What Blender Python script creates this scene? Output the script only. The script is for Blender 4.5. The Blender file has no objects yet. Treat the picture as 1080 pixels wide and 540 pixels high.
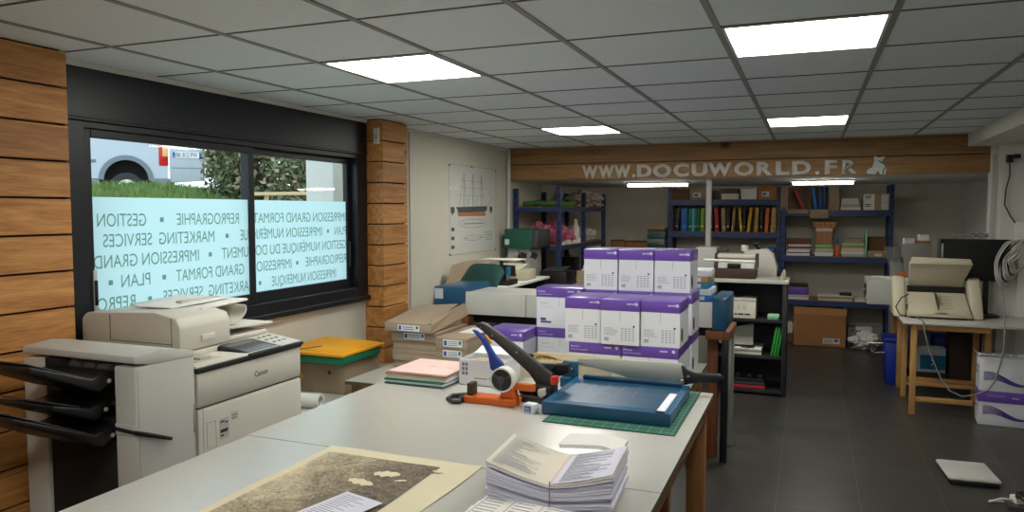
import bpy, bmesh, math, random
from mathutils import Vector, Matrix
random.seed(7)
SC = bpy.context.scene
COL = SC.collection
PI = math.pi
R = math.radians

# ------------------------------------------------------------------ materials
MATS = {}
def lin(c):
    out = []
    for v in c:
        v = v / 255.0
        out.append(v / 12.92 if v <= .04045 else ((v + .055) / 1.055) ** 2.4)
    return (*out, 1.0)

def base(name):
    m = bpy.data.materials.new(name); m.use_nodes = True
    nt = m.node_tree
    b = nt.nodes['Principled BSDF']
    MATS[name] = m
    return m, nt, b

def pbr(name, col, rough=.5, metal=0.0, var=.06, scale=6.0, bump=0.0, bscale=60.0, spec=.5, stretch=None):
    m, nt, b = base(name)
    c = lin(col)
    b.inputs['Roughness'].default_value = rough
    b.inputs['Metallic'].default_value = metal
    b.inputs['Specular IOR Level'].default_value = spec
    tc = nt.nodes.new('ShaderNodeTexCoord')
    src = tc.outputs['Object']
    if stretch:
        mp = nt.nodes.new('ShaderNodeMapping'); mp.inputs['Scale'].default_value = stretch
        nt.links.new(src, mp.inputs['Vector']); src = mp.outputs['Vector']
    if var > 0:
        n = nt.nodes.new('ShaderNodeTexNoise'); n.inputs['Scale'].default_value = scale; n.inputs['Detail'].default_value = 4
        nt.links.new(src, n.inputs['Vector'])
        r = nt.nodes.new('ShaderNodeMapRange')
        r.inputs['From Min'].default_value = .3; r.inputs['From Max'].default_value = .7
        r.inputs['To Min'].default_value = 1 - var; r.inputs['To Max'].default_value = 1 + var
        nt.links.new(n.outputs['Fac'], r.inputs['Value'])
        h = nt.nodes.new('ShaderNodeHueSaturation'); h.inputs['Color'].default_value = c
        nt.links.new(r.outputs['Result'], h.inputs['Value'])
        nt.links.new(h.outputs['Color'], b.inputs['Base Color'])
    else:
        b.inputs['Base Color'].default_value = c
    if bump > 0:
        n2 = nt.nodes.new('ShaderNodeTexNoise'); n2.inputs['Scale'].default_value = bscale
        nt.links.new(src, n2.inputs['Vector'])
        bp = nt.nodes.new('ShaderNodeBump'); bp.inputs['Strength'].default_value = bump; bp.inputs['Distance'].default_value = .01
        nt.links.new(n2.outputs['Fac'], bp.inputs['Height'])
        nt.links.new(bp.outputs['Normal'], b.inputs['Normal'])
    return m

def wood(name, c1, c2, knots=(70, 40, 20), stretch=(1, 12, 12), plank=None, rough=.6, kscale=3.0):
    """timber: long grain along the axis whose stretch is 1, knots, and a tone per plank (plank = (axis, offset, pitch))"""
    m, nt, b = base(name)
    N, L = nt.nodes.new, nt.links.new
    tc = N('ShaderNodeTexCoord')
    mp = N('ShaderNodeMapping'); mp.inputs['Scale'].default_value = stretch
    L(tc.outputs['Object'], mp.inputs['Vector'])
    vec = mp.outputs['Vector']
    wn = None
    if plank:
        sx = N('ShaderNodeSeparateXYZ'); L(tc.outputs['Object'], sx.inputs['Vector'])
        a = N('ShaderNodeMath'); a.operation = 'SUBTRACT'; a.inputs[1].default_value = plank[1]
        L(sx.outputs[plank[0]], a.inputs[0])
        d = N('ShaderNodeMath'); d.operation = 'DIVIDE'; d.inputs[1].default_value = plank[2]; L(a.outputs[0], d.inputs[0])
        f = N('ShaderNodeMath'); f.operation = 'FLOOR'; L(d.outputs[0], f.inputs[0])
        wn = N('ShaderNodeTexWhiteNoise'); wn.noise_dimensions = '1D'; L(f.outputs[0], wn.inputs['W'])
        ad = N('ShaderNodeVectorMath'); ad.operation = 'MULTIPLY_ADD'
        L(wn.outputs['Color'], ad.inputs[0]); ad.inputs[1].default_value = (20, 20, 20); L(vec, ad.inputs[2])
        vec = ad.outputs[0]
    n = N('ShaderNodeTexNoise'); n.inputs['Scale'].default_value = 2.2; n.inputs['Detail'].default_value = 6; n.inputs['Distortion'].default_value = .8
    L(vec, n.inputs['Vector'])
    w = N('ShaderNodeTexNoise'); w.inputs['Scale'].default_value = 14; w.inputs['Detail'].default_value = 2
    L(vec, w.inputs['Vector'])
    mx = N('ShaderNodeMath'); mx.operation = 'MULTIPLY_ADD'; L(w.outputs['Fac'], mx.inputs[0]); mx.inputs[1].default_value = .4; L(n.outputs['Fac'], mx.inputs[2])
    cr = N('ShaderNodeValToRGB')
    cr.color_ramp.elements[0].position = .5; cr.color_ramp.elements[0].color = lin(c1)
    cr.color_ramp.elements[1].position = .9; cr.color_ramp.elements[1].color = lin(c2)
    L(mx.outputs[0], cr.inputs['Fac'])
    # knots
    mp2 = N('ShaderNodeMapping'); mp2.inputs['Scale'].default_value = [1 if s == 1 else 1.5 for s in stretch]
    L(tc.outputs['Object'], mp2.inputs['Vector'])
    v = N('ShaderNodeTexVoronoi'); v.inputs['Scale'].default_value = kscale; L(mp2.outputs['Vector'], v.inputs['Vector'])
    kr = N('ShaderNodeValToRGB')
    kr.color_ramp.elements[0].position = .04; kr.color_ramp.elements[0].color = (1, 1, 1, 1)
    kr.color_ramp.elements[1].position = .13; kr.color_ramp.elements[1].color = (0, 0, 0, 1)
    L(v.outputs['Distance'], kr.inputs['Fac'])
    mixk = N('ShaderNodeMix'); mixk.data_type = 'RGBA'
    L(kr.outputs['Color'], mixk.inputs['Factor']); L(cr.outputs['Color'], mixk.inputs[6]); mixk.inputs[7].default_value = lin(knots)
    out = mixk.outputs[2]
    if wn:
        h = N('ShaderNodeHueSaturation'); L(out, h.inputs['Color'])
        mr = N('ShaderNodeMapRange'); mr.inputs['To Min'].default_value = .78; mr.inputs['To Max'].default_value = 1.15
        L(wn.outputs['Value'], mr.inputs['Value']); L(mr.outputs['Result'], h.inputs['Value'])
        out = h.outputs['Color']
    L(out, b.inputs['Base Color'])
    b.inputs['Roughness'].default_value = rough
    return m

def emit(name, col, s):
    m, nt, b = base(name)
    b.inputs['Base Color'].default_value = lin(col)
    b.inputs['Emission Color'].default_value = lin(col)
    b.inputs['Emission Strength'].default_value = s
    return m

# ------------------------------------------------------------------ mesh builder
OFF = {}
class MB:
    def __init__(s, mat=None):
        s.bm = bmesh.new(); s.mats = []; s.mi = 0
        if mat: s.m(mat)
    def m(s, mat):
        mat = MATS[mat] if isinstance(mat, str) else mat
        if mat not in s.mats: s.mats.append(mat)
        s.mi = s.mats.index(mat); return s
    def merge(s, t):
        for f in t.faces: f.material_index = s.mi
        me = bpy.data.meshes.new('tmp'); t.to_mesh(me); t.free()
        s.bm.from_mesh(me); bpy.data.meshes.remove(me); return s
    def box(s, x0, x1, y0, y1, z0, z1, b=0, seg=2, M=None):
        t = bmesh.new()
        vs = [t.verts.new((x, y, z)) for x in (x0, x1) for y in (y0, y1) for z in (z0, z1)]
        for f in ((0,1,3,2),(4,6,7,5),(0,4,5,1),(2,3,7,6),(0,2,6,4),(1,5,7,3)): t.faces.new([vs[i] for i in f])
        bmesh.ops.recalc_face_normals(t, faces=t.faces)
        if b > 0: bmesh.ops.bevel(t, geom=list(t.edges), offset=b, segments=seg, affect='EDGES', profile=.5)
        if M is not None: bmesh.ops.transform(t, matrix=M, verts=t.verts)
        return s.merge(t)
    def prism(s, pts, vec, b=0):
        t = bmesh.new(); vec = Vector(vec)
        a = [t.verts.new(p) for p in pts]; c = [t.verts.new(Vector(p) + vec) for p in pts]
        t.faces.new(a); t.faces.new(c[::-1]); n = len(pts)
        for i in range(n): t.faces.new((a[i], a[(i+1) % n], c[(i+1) % n], c[i]))
        bmesh.ops.recalc_face_normals(t, faces=t.faces)
        if b > 0: bmesh.ops.bevel(t, geom=list(t.edges), offset=b, segments=2, affect='EDGES', profile=.5)
        return s.merge(t)
    def tube(s, pts, r, n=8, caps=True):
        pts = [Vector(p) for p in pts]; t = bmesh.new(); rings = []
        rr = r if isinstance(r, (list, tuple)) else [r] * len(pts)
        d0 = (pts[1] - pts[0]).normalized(); up = Vector((0,0,1)) if abs(d0.z) < .9 else Vector((1,0,0))
        x = d0.cross(up).normalized()
        for i, p in enumerate(pts):
            d = (pts[min(i+1, len(pts)-1)] - pts[max(i-1, 0)]).normalized()
            x = (x - d * x.dot(d)).normalized(); y = d.cross(x)
            rings.append([t.verts.new(p + (x * math.cos(a) + y * math.sin(a)) * rr[i]) for a in [2*PI*k/n for k in range(n)]])
        for a, b2 in zip(rings, rings[1:]):
            for k in range(n): t.faces.new((a[k], a[(k+1) % n], b2[(k+1) % n], b2[k]))
        if caps: t.faces.new(rings[0][::-1]); t.faces.new(rings[-1])
        bmesh.ops.recalc_face_normals(t, faces=t.faces)
        return s.merge(t)
    def cyl(s, p0, p1, r, n=24): return s.tube([p0, p1], r, n)
    def ring(s, p0, p1, ro, ri, n=32):
        """a hollow tube (a roll)"""
        p0, p1 = Vector(p0), Vector(p1); d = (p1 - p0).normalized(); up = Vector((0,0,1)) if abs(d.z) < .9 else Vector((1,0,0))
        x = d.cross(up).normalized(); y = d.cross(x); t = bmesh.new(); R4 = []
        for p, r in ((p0, ro), (p1, ro), (p1, ri), (p0, ri)):
            R4.append([t.verts.new(p + (x * math.cos(2*PI*k/n) + y * math.sin(2*PI*k/n)) * r) for k in range(n)])
        for i in range(4):
            a, c = R4[i], R4[(i+1) % 4]
            for k in range(n): t.faces.new((a[k], a[(k+1) % n], c[(k+1) % n], c[k]))
        bmesh.ops.recalc_face_normals(t, faces=t.faces)
        return s.merge(t)
    def lathe(s, prof, c=(0,0,0), n=24, M=None):
        t = bmesh.new(); rings = []
        for r, z in prof: rings.append([t.verts.new((max(r, 1e-4) * math.cos(2*PI*k/n), max(r, 1e-4) * math.sin(2*PI*k/n), z)) for k in range(n)])
        for a, b2 in zip(rings, rings[1:]):
            for k in range(n): t.faces.new((a[k], a[(k+1) % n], b2[(k+1) % n], b2[k]))
        t.faces.new(rings[0][::-1]); t.faces.new(rings[-1])
        bmesh.ops.recalc_face_normals(t, faces=t.faces)
        MM = Matrix.Translation(c)
        if M is not None: MM = MM @ M
        bmesh.ops.transform(t, matrix=MM, verts=t.verts)
        return s.merge(t)
    def grid(s, f, nu, nv, th=0.0):
        """surface f(u,v) with u,v in 0..1; th gives thickness along z"""
        t = bmesh.new(); g = [[t.verts.new(f(i/nu, j/nv)) for j in range(nv+1)] for i in range(nu+1)]
        fs = [t.faces.new((g[i][j], g[i+1][j], g[i+1][j+1], g[i][j+1])) for i in range(nu) for j in range(nv)]
        if th: 
            bmesh.ops.recalc_face_normals(t, faces=t.faces)
            bmesh.ops.solidify(t, geom=fs, thickness=th)
        bmesh.ops.recalc_face_normals(t, faces=t.faces)
        return s.merge(t)
    def quad(s, p, u, v):
        """flat rectangle with corner p and edges u, v"""
        t = bmesh.new(); p, u, v = Vector(p), Vector(u), Vector(v)
        t.faces.new([t.verts.new(q) for q in (p, p+u, p+u+v, p+v)])
        return s.merge(t)
    def blob(s, c, rad, amp=.25, sub=3, seed=0, flat=None):
        t = bmesh.new(); bmesh.ops.create_icosphere(t, subdivisions=sub, radius=1)
        from mathutils import noise
        for v in t.verts:
            q = v.co.copy(); k = 1 + amp * noise.noise(q * 1.7 + Vector((seed * 3.1, seed, 0))) + amp * .6 * noise.noise(q * 4.3 + Vector((0, seed * 2.3, 1)))
            v.co = Vector((q.x * rad[0], q.y * rad[1], q.z * rad[2])) * k
            if flat is not None and v.co.z < flat: v.co.z = flat
        bmesh.ops.transform(t, matrix=Matrix.Translation(c), verts=t.verts)
        return s.merge(t)
    def text(s, body, o, ux, uy, h=None, w=None, depth=0.0, bold=0.0, size=1.0, space=1.0):
        """lettering: baseline origin o, along ux, up uy; scaled to cap height h and, if given, width w"""
        c = bpy.data.curves.new('tmp', 'FONT'); c.body = body; c.size = size; c.offset = bold; c.space_character = space
        c.fill_mode = 'FRONT'
        ob = bpy.data.objects.new('tmp', c); COL.objects.link(ob)
        bpy.context.view_layer.update()
        me = bpy.data.meshes.new_from_object(ob.evaluated_get(bpy.context.evaluated_depsgraph_get()))
        bpy.data.objects.remove(ob); bpy.data.curves.remove(c)
        xs = [v.co.x for v in me.vertices]; ys = [v.co.y for v in me.vertices]
        x0, x1 = min(xs), max(xs); y1 = .7 * size
        sy = (h / y1) if h else 1.0
        sx = (w / (x1 - x0)) if w else sy
        ux, uy, o = Vector(ux).normalized(), Vector(uy).normalized(), Vector(o); nz = ux.cross(uy)
        t = bmesh.new(); t.from_mesh(me); bpy.data.meshes.remove(me)
        for v in t.verts: v.co = o + ux * ((v.co.x - x0) * sx) + uy * (v.co.y * sy)
        if depth:
            r = bmesh.ops.extrude_face_region(t, geom=list(t.faces))
            for v in [g for g in r['geom'] if isinstance(g, bmesh.types.BMVert)]: v.co += nz * depth
            bmesh.ops.recalc_face_normals(t, faces=t.faces)
        return s.merge(t)
    def build(s, name, parent=None, smooth=40):
        off = OFF.get(parent.name, Vector((0,0,0))) if parent else getattr(s, 'off', Vector((0,0,0)))
        if off.length > 0: bmesh.ops.transform(s.bm, matrix=Matrix.Translation(-off), verts=s.bm.verts)
        me = bpy.data.meshes.new(name); s.bm.to_mesh(me); s.bm.free()
        for mt in s.mats: me.materials.append(mt)
        o = bpy.data.objects.new(name, me); COL.objects.link(o)
        if parent: o.parent = parent; OFF[o.name] = off
        else:
            OFF[o.name] = off; o.location = off
        if smooth:
            me.polygons.foreach_set('use_smooth', [True] * len(me.polygons))
            me.set_sharp_from_angle(angle=R(smooth))
        return o

def thing(name, label, cat, loc, group=None):
    o = bpy.data.objects.new(name, None); COL.objects.link(o); o.location = loc; o.empty_display_size = .1
    OFF[o.name] = Vector(loc)
    return tag(o, label, cat, group)
def tag(o, label, cat, group=None, kind=None):
    o['label'] = label; o['category'] = cat
    if group: o['group'] = group
    if kind: o['kind'] = kind
    return o
def solo(mb, name, label, cat, loc, group=None, smooth=40):
    """a thing that is one mesh, its origin at loc"""
    mb.off = Vector(loc); return tag(mb.build(name, None, smooth), label, cat, group)
def struct(mb, name, parent=None, smooth=0):
    o = mb.build(name, parent, smooth)
    if not parent: o['kind'] = 'structure'
    return o
def kids(o): return [c for c in bpy.data.objects if c.parent == o]
def dup(root, loc, rz=0.0, label=None, group=None):
    chs = [(c, kids(c)) for c in kids(root)]
    r = root.copy(); COL.objects.link(r); r.location = loc; r.rotation_euler = (0, 0, rz)
    if label: r['label'] = label
    if group: r['group'] = group
    for c, gs in chs:
        d = c.copy(); COL.objects.link(d); d.parent = r
        for g in gs:
            e = g.copy(); COL.objects.link(e); e.parent = d
    return r

# ------------------------------------------------------------------ camera (fitted to the photograph)
F = 785.0; CAMZ = 1.7
def camdir(u, v): return Vector((u - 540.0, -(v - 270.0), -F))
_Y = camdir(855, 222).normalized()
_X = -camdir(540 - (F * F + 48.0 ** 2) / 315.0, 222).normalized()
_Z = _X.cross(_Y)
RW = Matrix((_X, _Y, _Z))
cam = bpy.data.cameras.new('camera'); cam.sensor_width = 36; cam.lens = F / 1080 * 36; cam.clip_start = .05
camo = bpy.data.objects.new('camera', cam); COL.objects.link(camo)
camo.matrix_world = Matrix.Translation((0, 0, CAMZ)) @ RW.to_4x4()
SC.camera = camo
# ------------------------------------------------------------------ palette
pbr('wall_paint', (205, 200, 186), .85, var=.03, scale=2, bump=.05, bscale=120)
pbr('wall_white', (212, 212, 206), .8, var=.03, scale=2)
pbr('white_plastic', (222, 220, 212), .45, var=.02)
pbr('beige_plastic', (202, 198, 187), .5, var=.03)
pbr('beige_dark', (172, 168, 156), .5, var=.03)
pbr('grey_plastic', (140, 140, 134), .5, var=.03)
pbr('light_grey', (186, 186, 180), .5, var=.03)
pbr('black_plastic', (22, 22, 24), .4, var=.05)
pbr('black_matte', (14, 14, 15), .8, var=.05)
pbr('dark_grey', (62, 62, 64), .45, var=.05)
pbr('screen_grey', (80, 84, 90), .15, var=.0)
pbr('chrome', (190, 190, 188), .25, 1.0, var=.03)
pbr('frame_metal', (22, 25, 31), .4, var=.08, spec=.4)
pbr('box_shutter', (20, 23, 29), .38, var=.15, scale=3, spec=.35)
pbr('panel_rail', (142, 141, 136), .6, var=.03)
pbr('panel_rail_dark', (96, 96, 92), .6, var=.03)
pbr('laminate', (186, 185, 178), .28, var=.025, scale=9, spec=.6, stretch=(1, 5, 1))
pbr('laminate_edge', (96, 84, 70), .6)
pbr('kraft', (154, 134, 112), .8, var=.06, scale=5)
pbr('kraft_pale', (162, 147, 128), .8, var=.05, scale=5)
pbr('kraft_orange', (164, 116, 70), .8, var=.05, scale=5)
pbr('kraft_dark', (110, 78, 50), .8, var=.08)
pbr('paper', (228, 226, 222), .8, var=.02)
pbr('paper_cool', (214, 214, 230), .8, var=.03)
pbr('paper_beige', (220, 213, 198), .8, var=.03)
pbr('paper_old', (216, 206, 176), .8, var=.05, scale=4)
pbr('carton_white', (222, 224, 230), .55, var=.02)
pbr('purple', (106, 74, 168), .3, var=.04, spec=.6)
pbr('ink_grey', (120, 122, 128), .7, var=0)
pbr('ink_dark', (52, 52, 58), .7, var=0)
pbr('ink_purple', (80, 60, 140), .6, var=0)
pbr('ink_blue', (40, 80, 150), .6, var=0)
pbr('ink_red', (190, 50, 40), .6, var=0)
pbr('white_ink', (232, 230, 236), .6, var=0)
pbr('label_white', (216, 220, 228), .6, var=0)
pbr('navy_metal', (40, 60, 108), .45, var=.06)
pbr('chipboard', (150, 112, 76), .8, var=.1, scale=40)
pbr('blue_metal', (22, 82, 118), .35, var=.05, spec=.6)
pbr('blue_dark', (18, 62, 92), .35, var=.05)
pbr('teal_plastic', (44, 88, 84), .3, var=.05)
pbr('green_metal', (28, 92, 74), .4, var=.05)
pbr('mat_green', (30, 84, 72), .6, var=.06)
pbr('orange_metal', (206, 96, 22), .4, var=.04)
pbr('blue_lever', (30, 62, 156), .4, var=.04)
pbr('red_plastic', (214, 52, 36), .4, var=.03)
pbr('steel', (192, 195, 186), .36, .45, var=.06, scale=4)
pbr('gunmetal', (70, 71, 70), .4, .5, var=.08)
pbr('yellow_card', (240, 168, 20), .55, var=.04)
pbr('green_card', (22, 118, 86), .5, var=.05)
pbr('pink_card', (226, 186, 180), .7, var=.03)
pbr('mint', (150, 206, 170), .6, var=.03)
pbr('lime', (36, 150, 60), .5, var=.05)
pbr('blue_bin', (20, 44, 150), .4, var=.05)
pbr('cyan_pack', (30, 130, 170), .5, var=.05)
pbr('brown_dark', (56, 37, 26), .55, var=.12, stretch=(6, 6, 1))
pbr('rubber', (58, 58, 60), .9, var=.05)
pbr('cable_white', (196, 194, 186), .5, var=.02)
pbr('cable_black', (24, 24, 25), .5, var=.02)
pbr('cable_grey', (128, 124, 124), .5, var=.02)
pbr('letter_grey', (206, 203, 196), .5, var=.03)
pbr('letter_white', (206, 212, 210), .5, var=.03)
pbr('shelf_black', (34, 37, 40), .5, var=.1, scale=8)
pbr('van_white', (188, 196, 206), .25, var=.01)
pbr('van_grey', (120, 128, 138), .6, var=.02)
pbr('lamp_red', (200, 36, 34), .2, var=.03)
pbr('lamp_amber', (236, 190, 130), .2, var=.03)
pbr('asphalt', (120, 120, 120), .9, var=.08, scale=20)
pbr('earth', (112, 116, 70), .9, var=.25, scale=6)
pbr('blade_green', (112, 138, 70), .7, var=.25, scale=3)
pbr('leaf_green', (106, 118, 84), .7, var=.4, scale=5)
pbr('leaf_dry', (156, 142, 112), .8, var=.3, scale=5)
pbr('bark', (70, 60, 48), .9, var=.2)
pbr('wood_pale', (206, 180, 140), .6, var=.06, stretch=(2, 2, 12))
pbr('tan', (176, 150, 106), .7, var=.04)
for n_, c_ in dict(bk_black=(30,30,32), bk_blue=(30,110,190), bk_teal=(24,120,104), bk_cyan=(90,196,196), bk_green=(30,100,50), bk_lime=(120,170,40),
                   bk_brown=(58,36,28), bk_red=(178,36,44), bk_tan=(172,142,94), bk_yellow=(226,174,40), bk_mustard=(190,150,60), bk_orange=(226,104,30), bk_navy=(30,56,120)).items():
    pbr(n_, c_, .5, var=.05)
wood('pine_pillar', (160, 102, 50), (208, 150, 86), (84, 48, 24), stretch=(12, 1, 12), plank=(2, .002, .158), kscale=2.6)
wood('pine_beam', (134, 98, 58), (166, 126, 80), (74, 44, 24), stretch=(1, 12, 12), plank=(2, 2.037, .172), kscale=1.6)
wood('table_leg', (126, 82, 46), (160, 112, 66), (90, 50, 24), stretch=(14, 14, 1))
wood('table_apron', (150, 104, 60), (190, 142, 90), (90, 50, 24), stretch=(12, 1, 12))
wood('trestle', (168, 122, 66), (196, 150, 92), (120, 70, 30), stretch=(14, 14, 1), kscale=1.2)
wood('trestle_rail', (168, 122, 66), (196, 150, 92), (120, 70, 30), stretch=(1, 14, 14), kscale=1.2)
wood('stand_wood', (110, 62, 34), (140, 84, 46), (60, 34, 18), stretch=(14, 14, 1))
emit('led_panel', (255, 253, 243), 24.0)
emit('led_tube', (255, 250, 238), 24.0)

pbr('teal_grey', (78, 108, 106), .5, var=.04)
pbr('ink_light', (166, 168, 176), .7, var=0)
pbr('scanner_beige', (194, 185, 160), .5, var=.03)
MATS['laminate'].node_tree.nodes['Principled BSDF'].inputs['Coat Weight'].default_value = .5
MATS['laminate'].node_tree.nodes['Principled BSDF'].inputs['Coat Roughness'].default_value = .22
# ceiling tile: faint mineral fleck
pbr('ceiling_tile', (222, 230, 234), .9, var=.02, scale=30, bump=.06, bscale=400)

# floor: dark slate tiles .455 x .44 with thin joints
m, nt, b = base('slate_tile')
N, L = nt.nodes.new, nt.links.new
tc = N('ShaderNodeTexCoord'); sx = N('ShaderNodeSeparateXYZ'); L(tc.outputs['Object'], sx.inputs['Vector'])
def joint(sock, off, pitch):
    a = N('ShaderNodeMath'); a.operation = 'SUBTRACT'; L(sock, a.inputs[0]); a.inputs[1].default_value = off
    d = N('ShaderNodeMath'); d.operation = 'DIVIDE'; L(a.outputs[0], d.inputs[0]); d.inputs[1].default_value = pitch
    f = N('ShaderNodeMath'); f.operation = 'FRACT'; L(d.outputs[0], f.inputs[0])
    fl = N('ShaderNodeMath'); fl.operation = 'FLOOR'; L(d.outputs[0], fl.inputs[0])
    p = N('ShaderNodeMath'); p.operation = 'PINGPONG'; L(f.outputs[0], p.inputs[0]); p.inputs[1].default_value = .5
    l = N('ShaderNodeMath'); l.operation = 'LESS_THAN'; L(p.outputs[0], l.inputs[0]); l.inputs[1].default_value = .0055
    return l.outputs[0], fl.outputs[0]
jx, fx = joint(sx.outputs[0], -.15, .455); jy, fy = joint(sx.outputs[1], 4.49, .44)
mxj = N('ShaderNodeMath'); mxj.operation = 'MAXIMUM'; L(jx, mxj.inputs[0]); L(jy, mxj.inputs[1])
cb = N('ShaderNodeCombineXYZ'); L(fx, cb.inputs[0]); L(fy, cb.inputs[1])
wn = N('ShaderNodeTexWhiteNoise'); L(cb.outputs[0], wn.inputs['Vector'])
ns = N('ShaderNodeTexNoise'); ns.inputs['Scale'].default_value = 5; ns.inputs['Detail'].default_value = 6; L(tc.outputs['Object'], ns.inputs['Vector'])
ml = N('ShaderNodeMath'); ml.operation = 'MULTIPLY_ADD'; L(wn.outputs['Value'], ml.inputs[0]); ml.inputs[1].default_value = .25; L(ns.outputs['Fac'], ml.inputs[2])
cr = N('ShaderNodeValToRGB'); cr.color_ramp.elements[0].position = .3; cr.color_ramp.elements[0].color = lin((52, 51, 49)); cr.color_ramp.elements[1].position = 1; cr.color_ramp.elements[1].color = lin((68, 66, 62))
L(ml.outputs[0], cr.inputs['Fac'])
mj = N('ShaderNodeMix'); mj.data_type = 'RGBA'; L(mxj.outputs[0], mj.inputs['Factor']); L(cr.outputs['Color'], mj.inputs[6]); mj.inputs[7].default_value = lin((104, 96, 84))
L(mj.outputs[2], b.inputs['Base Color'])
mr = N('ShaderNodeMapRange'); L(ns.outputs['Fac'], mr.inputs['Value']); mr.inputs['To Min'].default_value = .26; mr.inputs['To Max'].default_value = .42
L(mr.outputs['Result'], b.inputs['Roughness'])

# clear glazing: thin pane, mostly straight through with a mirror film
m, nt, b = base('clear_glass')
nt.nodes.remove(b)
tr = nt.nodes.new('ShaderNodeBsdfTransparent'); tr.inputs['Color'].default_value = (.94, .97, .97, 1)
gl = nt.nodes.new('ShaderNodeBsdfGlossy'); gl.inputs['Roughness'].default_value = .02
ms = nt.nodes.new('ShaderNodeMixShader'); ms.inputs[0].default_value = .05
nt.links.new(tr.outputs[0], ms.inputs[1]); nt.links.new(gl.outputs[0], ms.inputs[2])
nt.links.new(ms.outputs[0], nt.nodes['Material Output'].inputs['Surface'])
# frosted window film: lets daylight through diffusely
def film(name, col, d):
    m, nt, b = base(name); nt.nodes.remove(b)
    t1 = nt.nodes.new('ShaderNodeBsdfTranslucent'); t1.inputs['Color'].default_value = lin(col)
    t2 = nt.nodes.new('ShaderNodeBsdfDiffuse'); t2.inputs['Color'].default_value = lin(col)
    ms = nt.nodes.new('ShaderNodeMixShader'); ms.inputs[0].default_value = d
    nt.links.new(t1.outputs[0], ms.inputs[1]); nt.links.new(t2.outputs[0], ms.inputs[2])
    nt.links.new(ms.outputs[0], nt.nodes['Material Output'].inputs['Surface'])
film('frost_film', (214, 242, 246), .12)
film('film_letter', (128, 164, 150), .3)
# clear plastic / acrylic (thin)
def thin_clear(name, col, f, rough=.1):
    m, nt, b = base(name); nt.nodes.remove(b)
    tr = nt.nodes.new('ShaderNodeBsdfTransparent'); tr.inputs['Color'].default_value = lin(col)
    gl = nt.nodes.new('ShaderNodeBsdfPrincipled'); gl.inputs['Roughness'].default_value = rough; gl.inputs['Base Color'].default_value = lin(col)
    ms = nt.nodes.new('ShaderNodeMixShader'); ms.inputs[0].default_value = f
    nt.links.new(tr.outputs[0], ms.inputs[1]); nt.links.new(gl.outputs[0], ms.inputs[2])
    nt.links.new(ms.outputs[0], nt.nodes['Material Output'].inputs['Surface'])
thin_clear('acrylic', (240, 242, 240), .1)
thin_clear('clear_bag', (232, 222, 214), .55, .2)
pbr('moss_cloth', (70, 124, 56), .8, var=.15)
thin_clear('pink_bag', (232, 140, 168), .7, .25)

# engraving print: sepia scene built of noise
m, nt, b = base('engraving')
N, L = nt.nodes.new, nt.links.new
tc = N('ShaderNodeTexCoord')
n1 = N('ShaderNodeTexNoise'); n1.inputs['Scale'].default_value = 5; n1.inputs['Detail'].default_value = 8; n1.inputs['Roughness'].default_value = .7; n1.inputs['Distortion'].default_value = 1.2
L(tc.outputs['Object'], n1.inputs['Vector'])
n2 = N('ShaderNodeTexNoise'); n2.inputs['Scale'].default_value = 60; n2.inputs['Detail'].default_value = 5; n2.inputs['Distortion'].default_value = 2
L(tc.outputs['Object'], n2.inputs['Vector'])
sx = N('ShaderNodeSeparateXYZ'); L(tc.outputs['Object'], sx.inputs['Vector'])
ml = N('ShaderNodeMath'); ml.operation = 'MULTIPLY_ADD'; L(n2.outputs['Fac'], ml.inputs[0]); ml.inputs[1].default_value = .75; L(n1.outputs['Fac'], ml.inputs[2])
gr = N('ShaderNodeMapRange'); L(sx.outputs[0], gr.inputs['Value']); gr.inputs['From Min'].default_value = -.27; gr.inputs['From Max'].default_value = .05; gr.inputs['To Min'].default_value = .34; gr.inputs['To Max'].default_value = 0
ad = N('ShaderNodeMath'); L(ml.outputs[0], ad.inputs[0]); L(gr.outputs['Result'], ad.inputs[1])
cr = N('ShaderNodeValToRGB')
sc_ = N('ShaderNodeMath'); sc_.operation = 'MULTIPLY'; sc_.inputs[1].default_value = .6; L(ad.outputs[0], sc_.inputs[0])
cr.color_ramp.elements[0].position = .40; cr.color_ramp.elements[0].color = lin((40, 34, 28))
cr.color_ramp.elements[1].position = .82; cr.color_ramp.elements[1].color = lin((214, 200, 168))
e_ = cr.color_ramp.elements.new(.56); e_.color = lin((118, 104, 84))
L(sc_.outputs[0], cr.inputs['Fac']); L(cr.outputs['Color'], b.inputs['Base Color']); b.inputs['Roughness'].default_value = .7
# ------------------------------------------------------------------ the room
CH = 2.39                       # ceiling
XL, XR, YF, YB = -3.17, 2.6, -2.4, 10.65
YBEAM = 7.8
struct(MB('slate_tile').box(-3.37, 2.8, -2.6, 10.85, -.1, 0), 'floor')
# left wall with the window hole (Y 2.46..4.87, z 1.05..2.36)
w = MB('wall_paint')
w.box(-3.37, XL, -2.6, 2.46, 0, CH + .1); w.box(-3.37, XL, 4.87, 10.85, 0, CH + .1)
w.box(-3.37, XL, 2.46, 4.87, 0, 1.05); w.box(-3.37, XL, 2.46, 4.87, 2.36, CH + .1)
struct(w, 'wall_left')
struct(MB('wall_paint').box(XL, 1.95, YB, YB + .2, 0, CH + .1), 'wall_back')
struct(MB('wall_white').box(1.75, 1.95, YBEAM, YB, 0, CH + .1), 'wall_right_back')
struct(MB('wall_white').box(XR, XR + .2, -2.6, YBEAM + .02, 0, CH + .1), 'wall_right')
struct(MB('wall_white').box(-3.17, XR, -2.6, YF, 0, CH + .1), 'wall_front')
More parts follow.
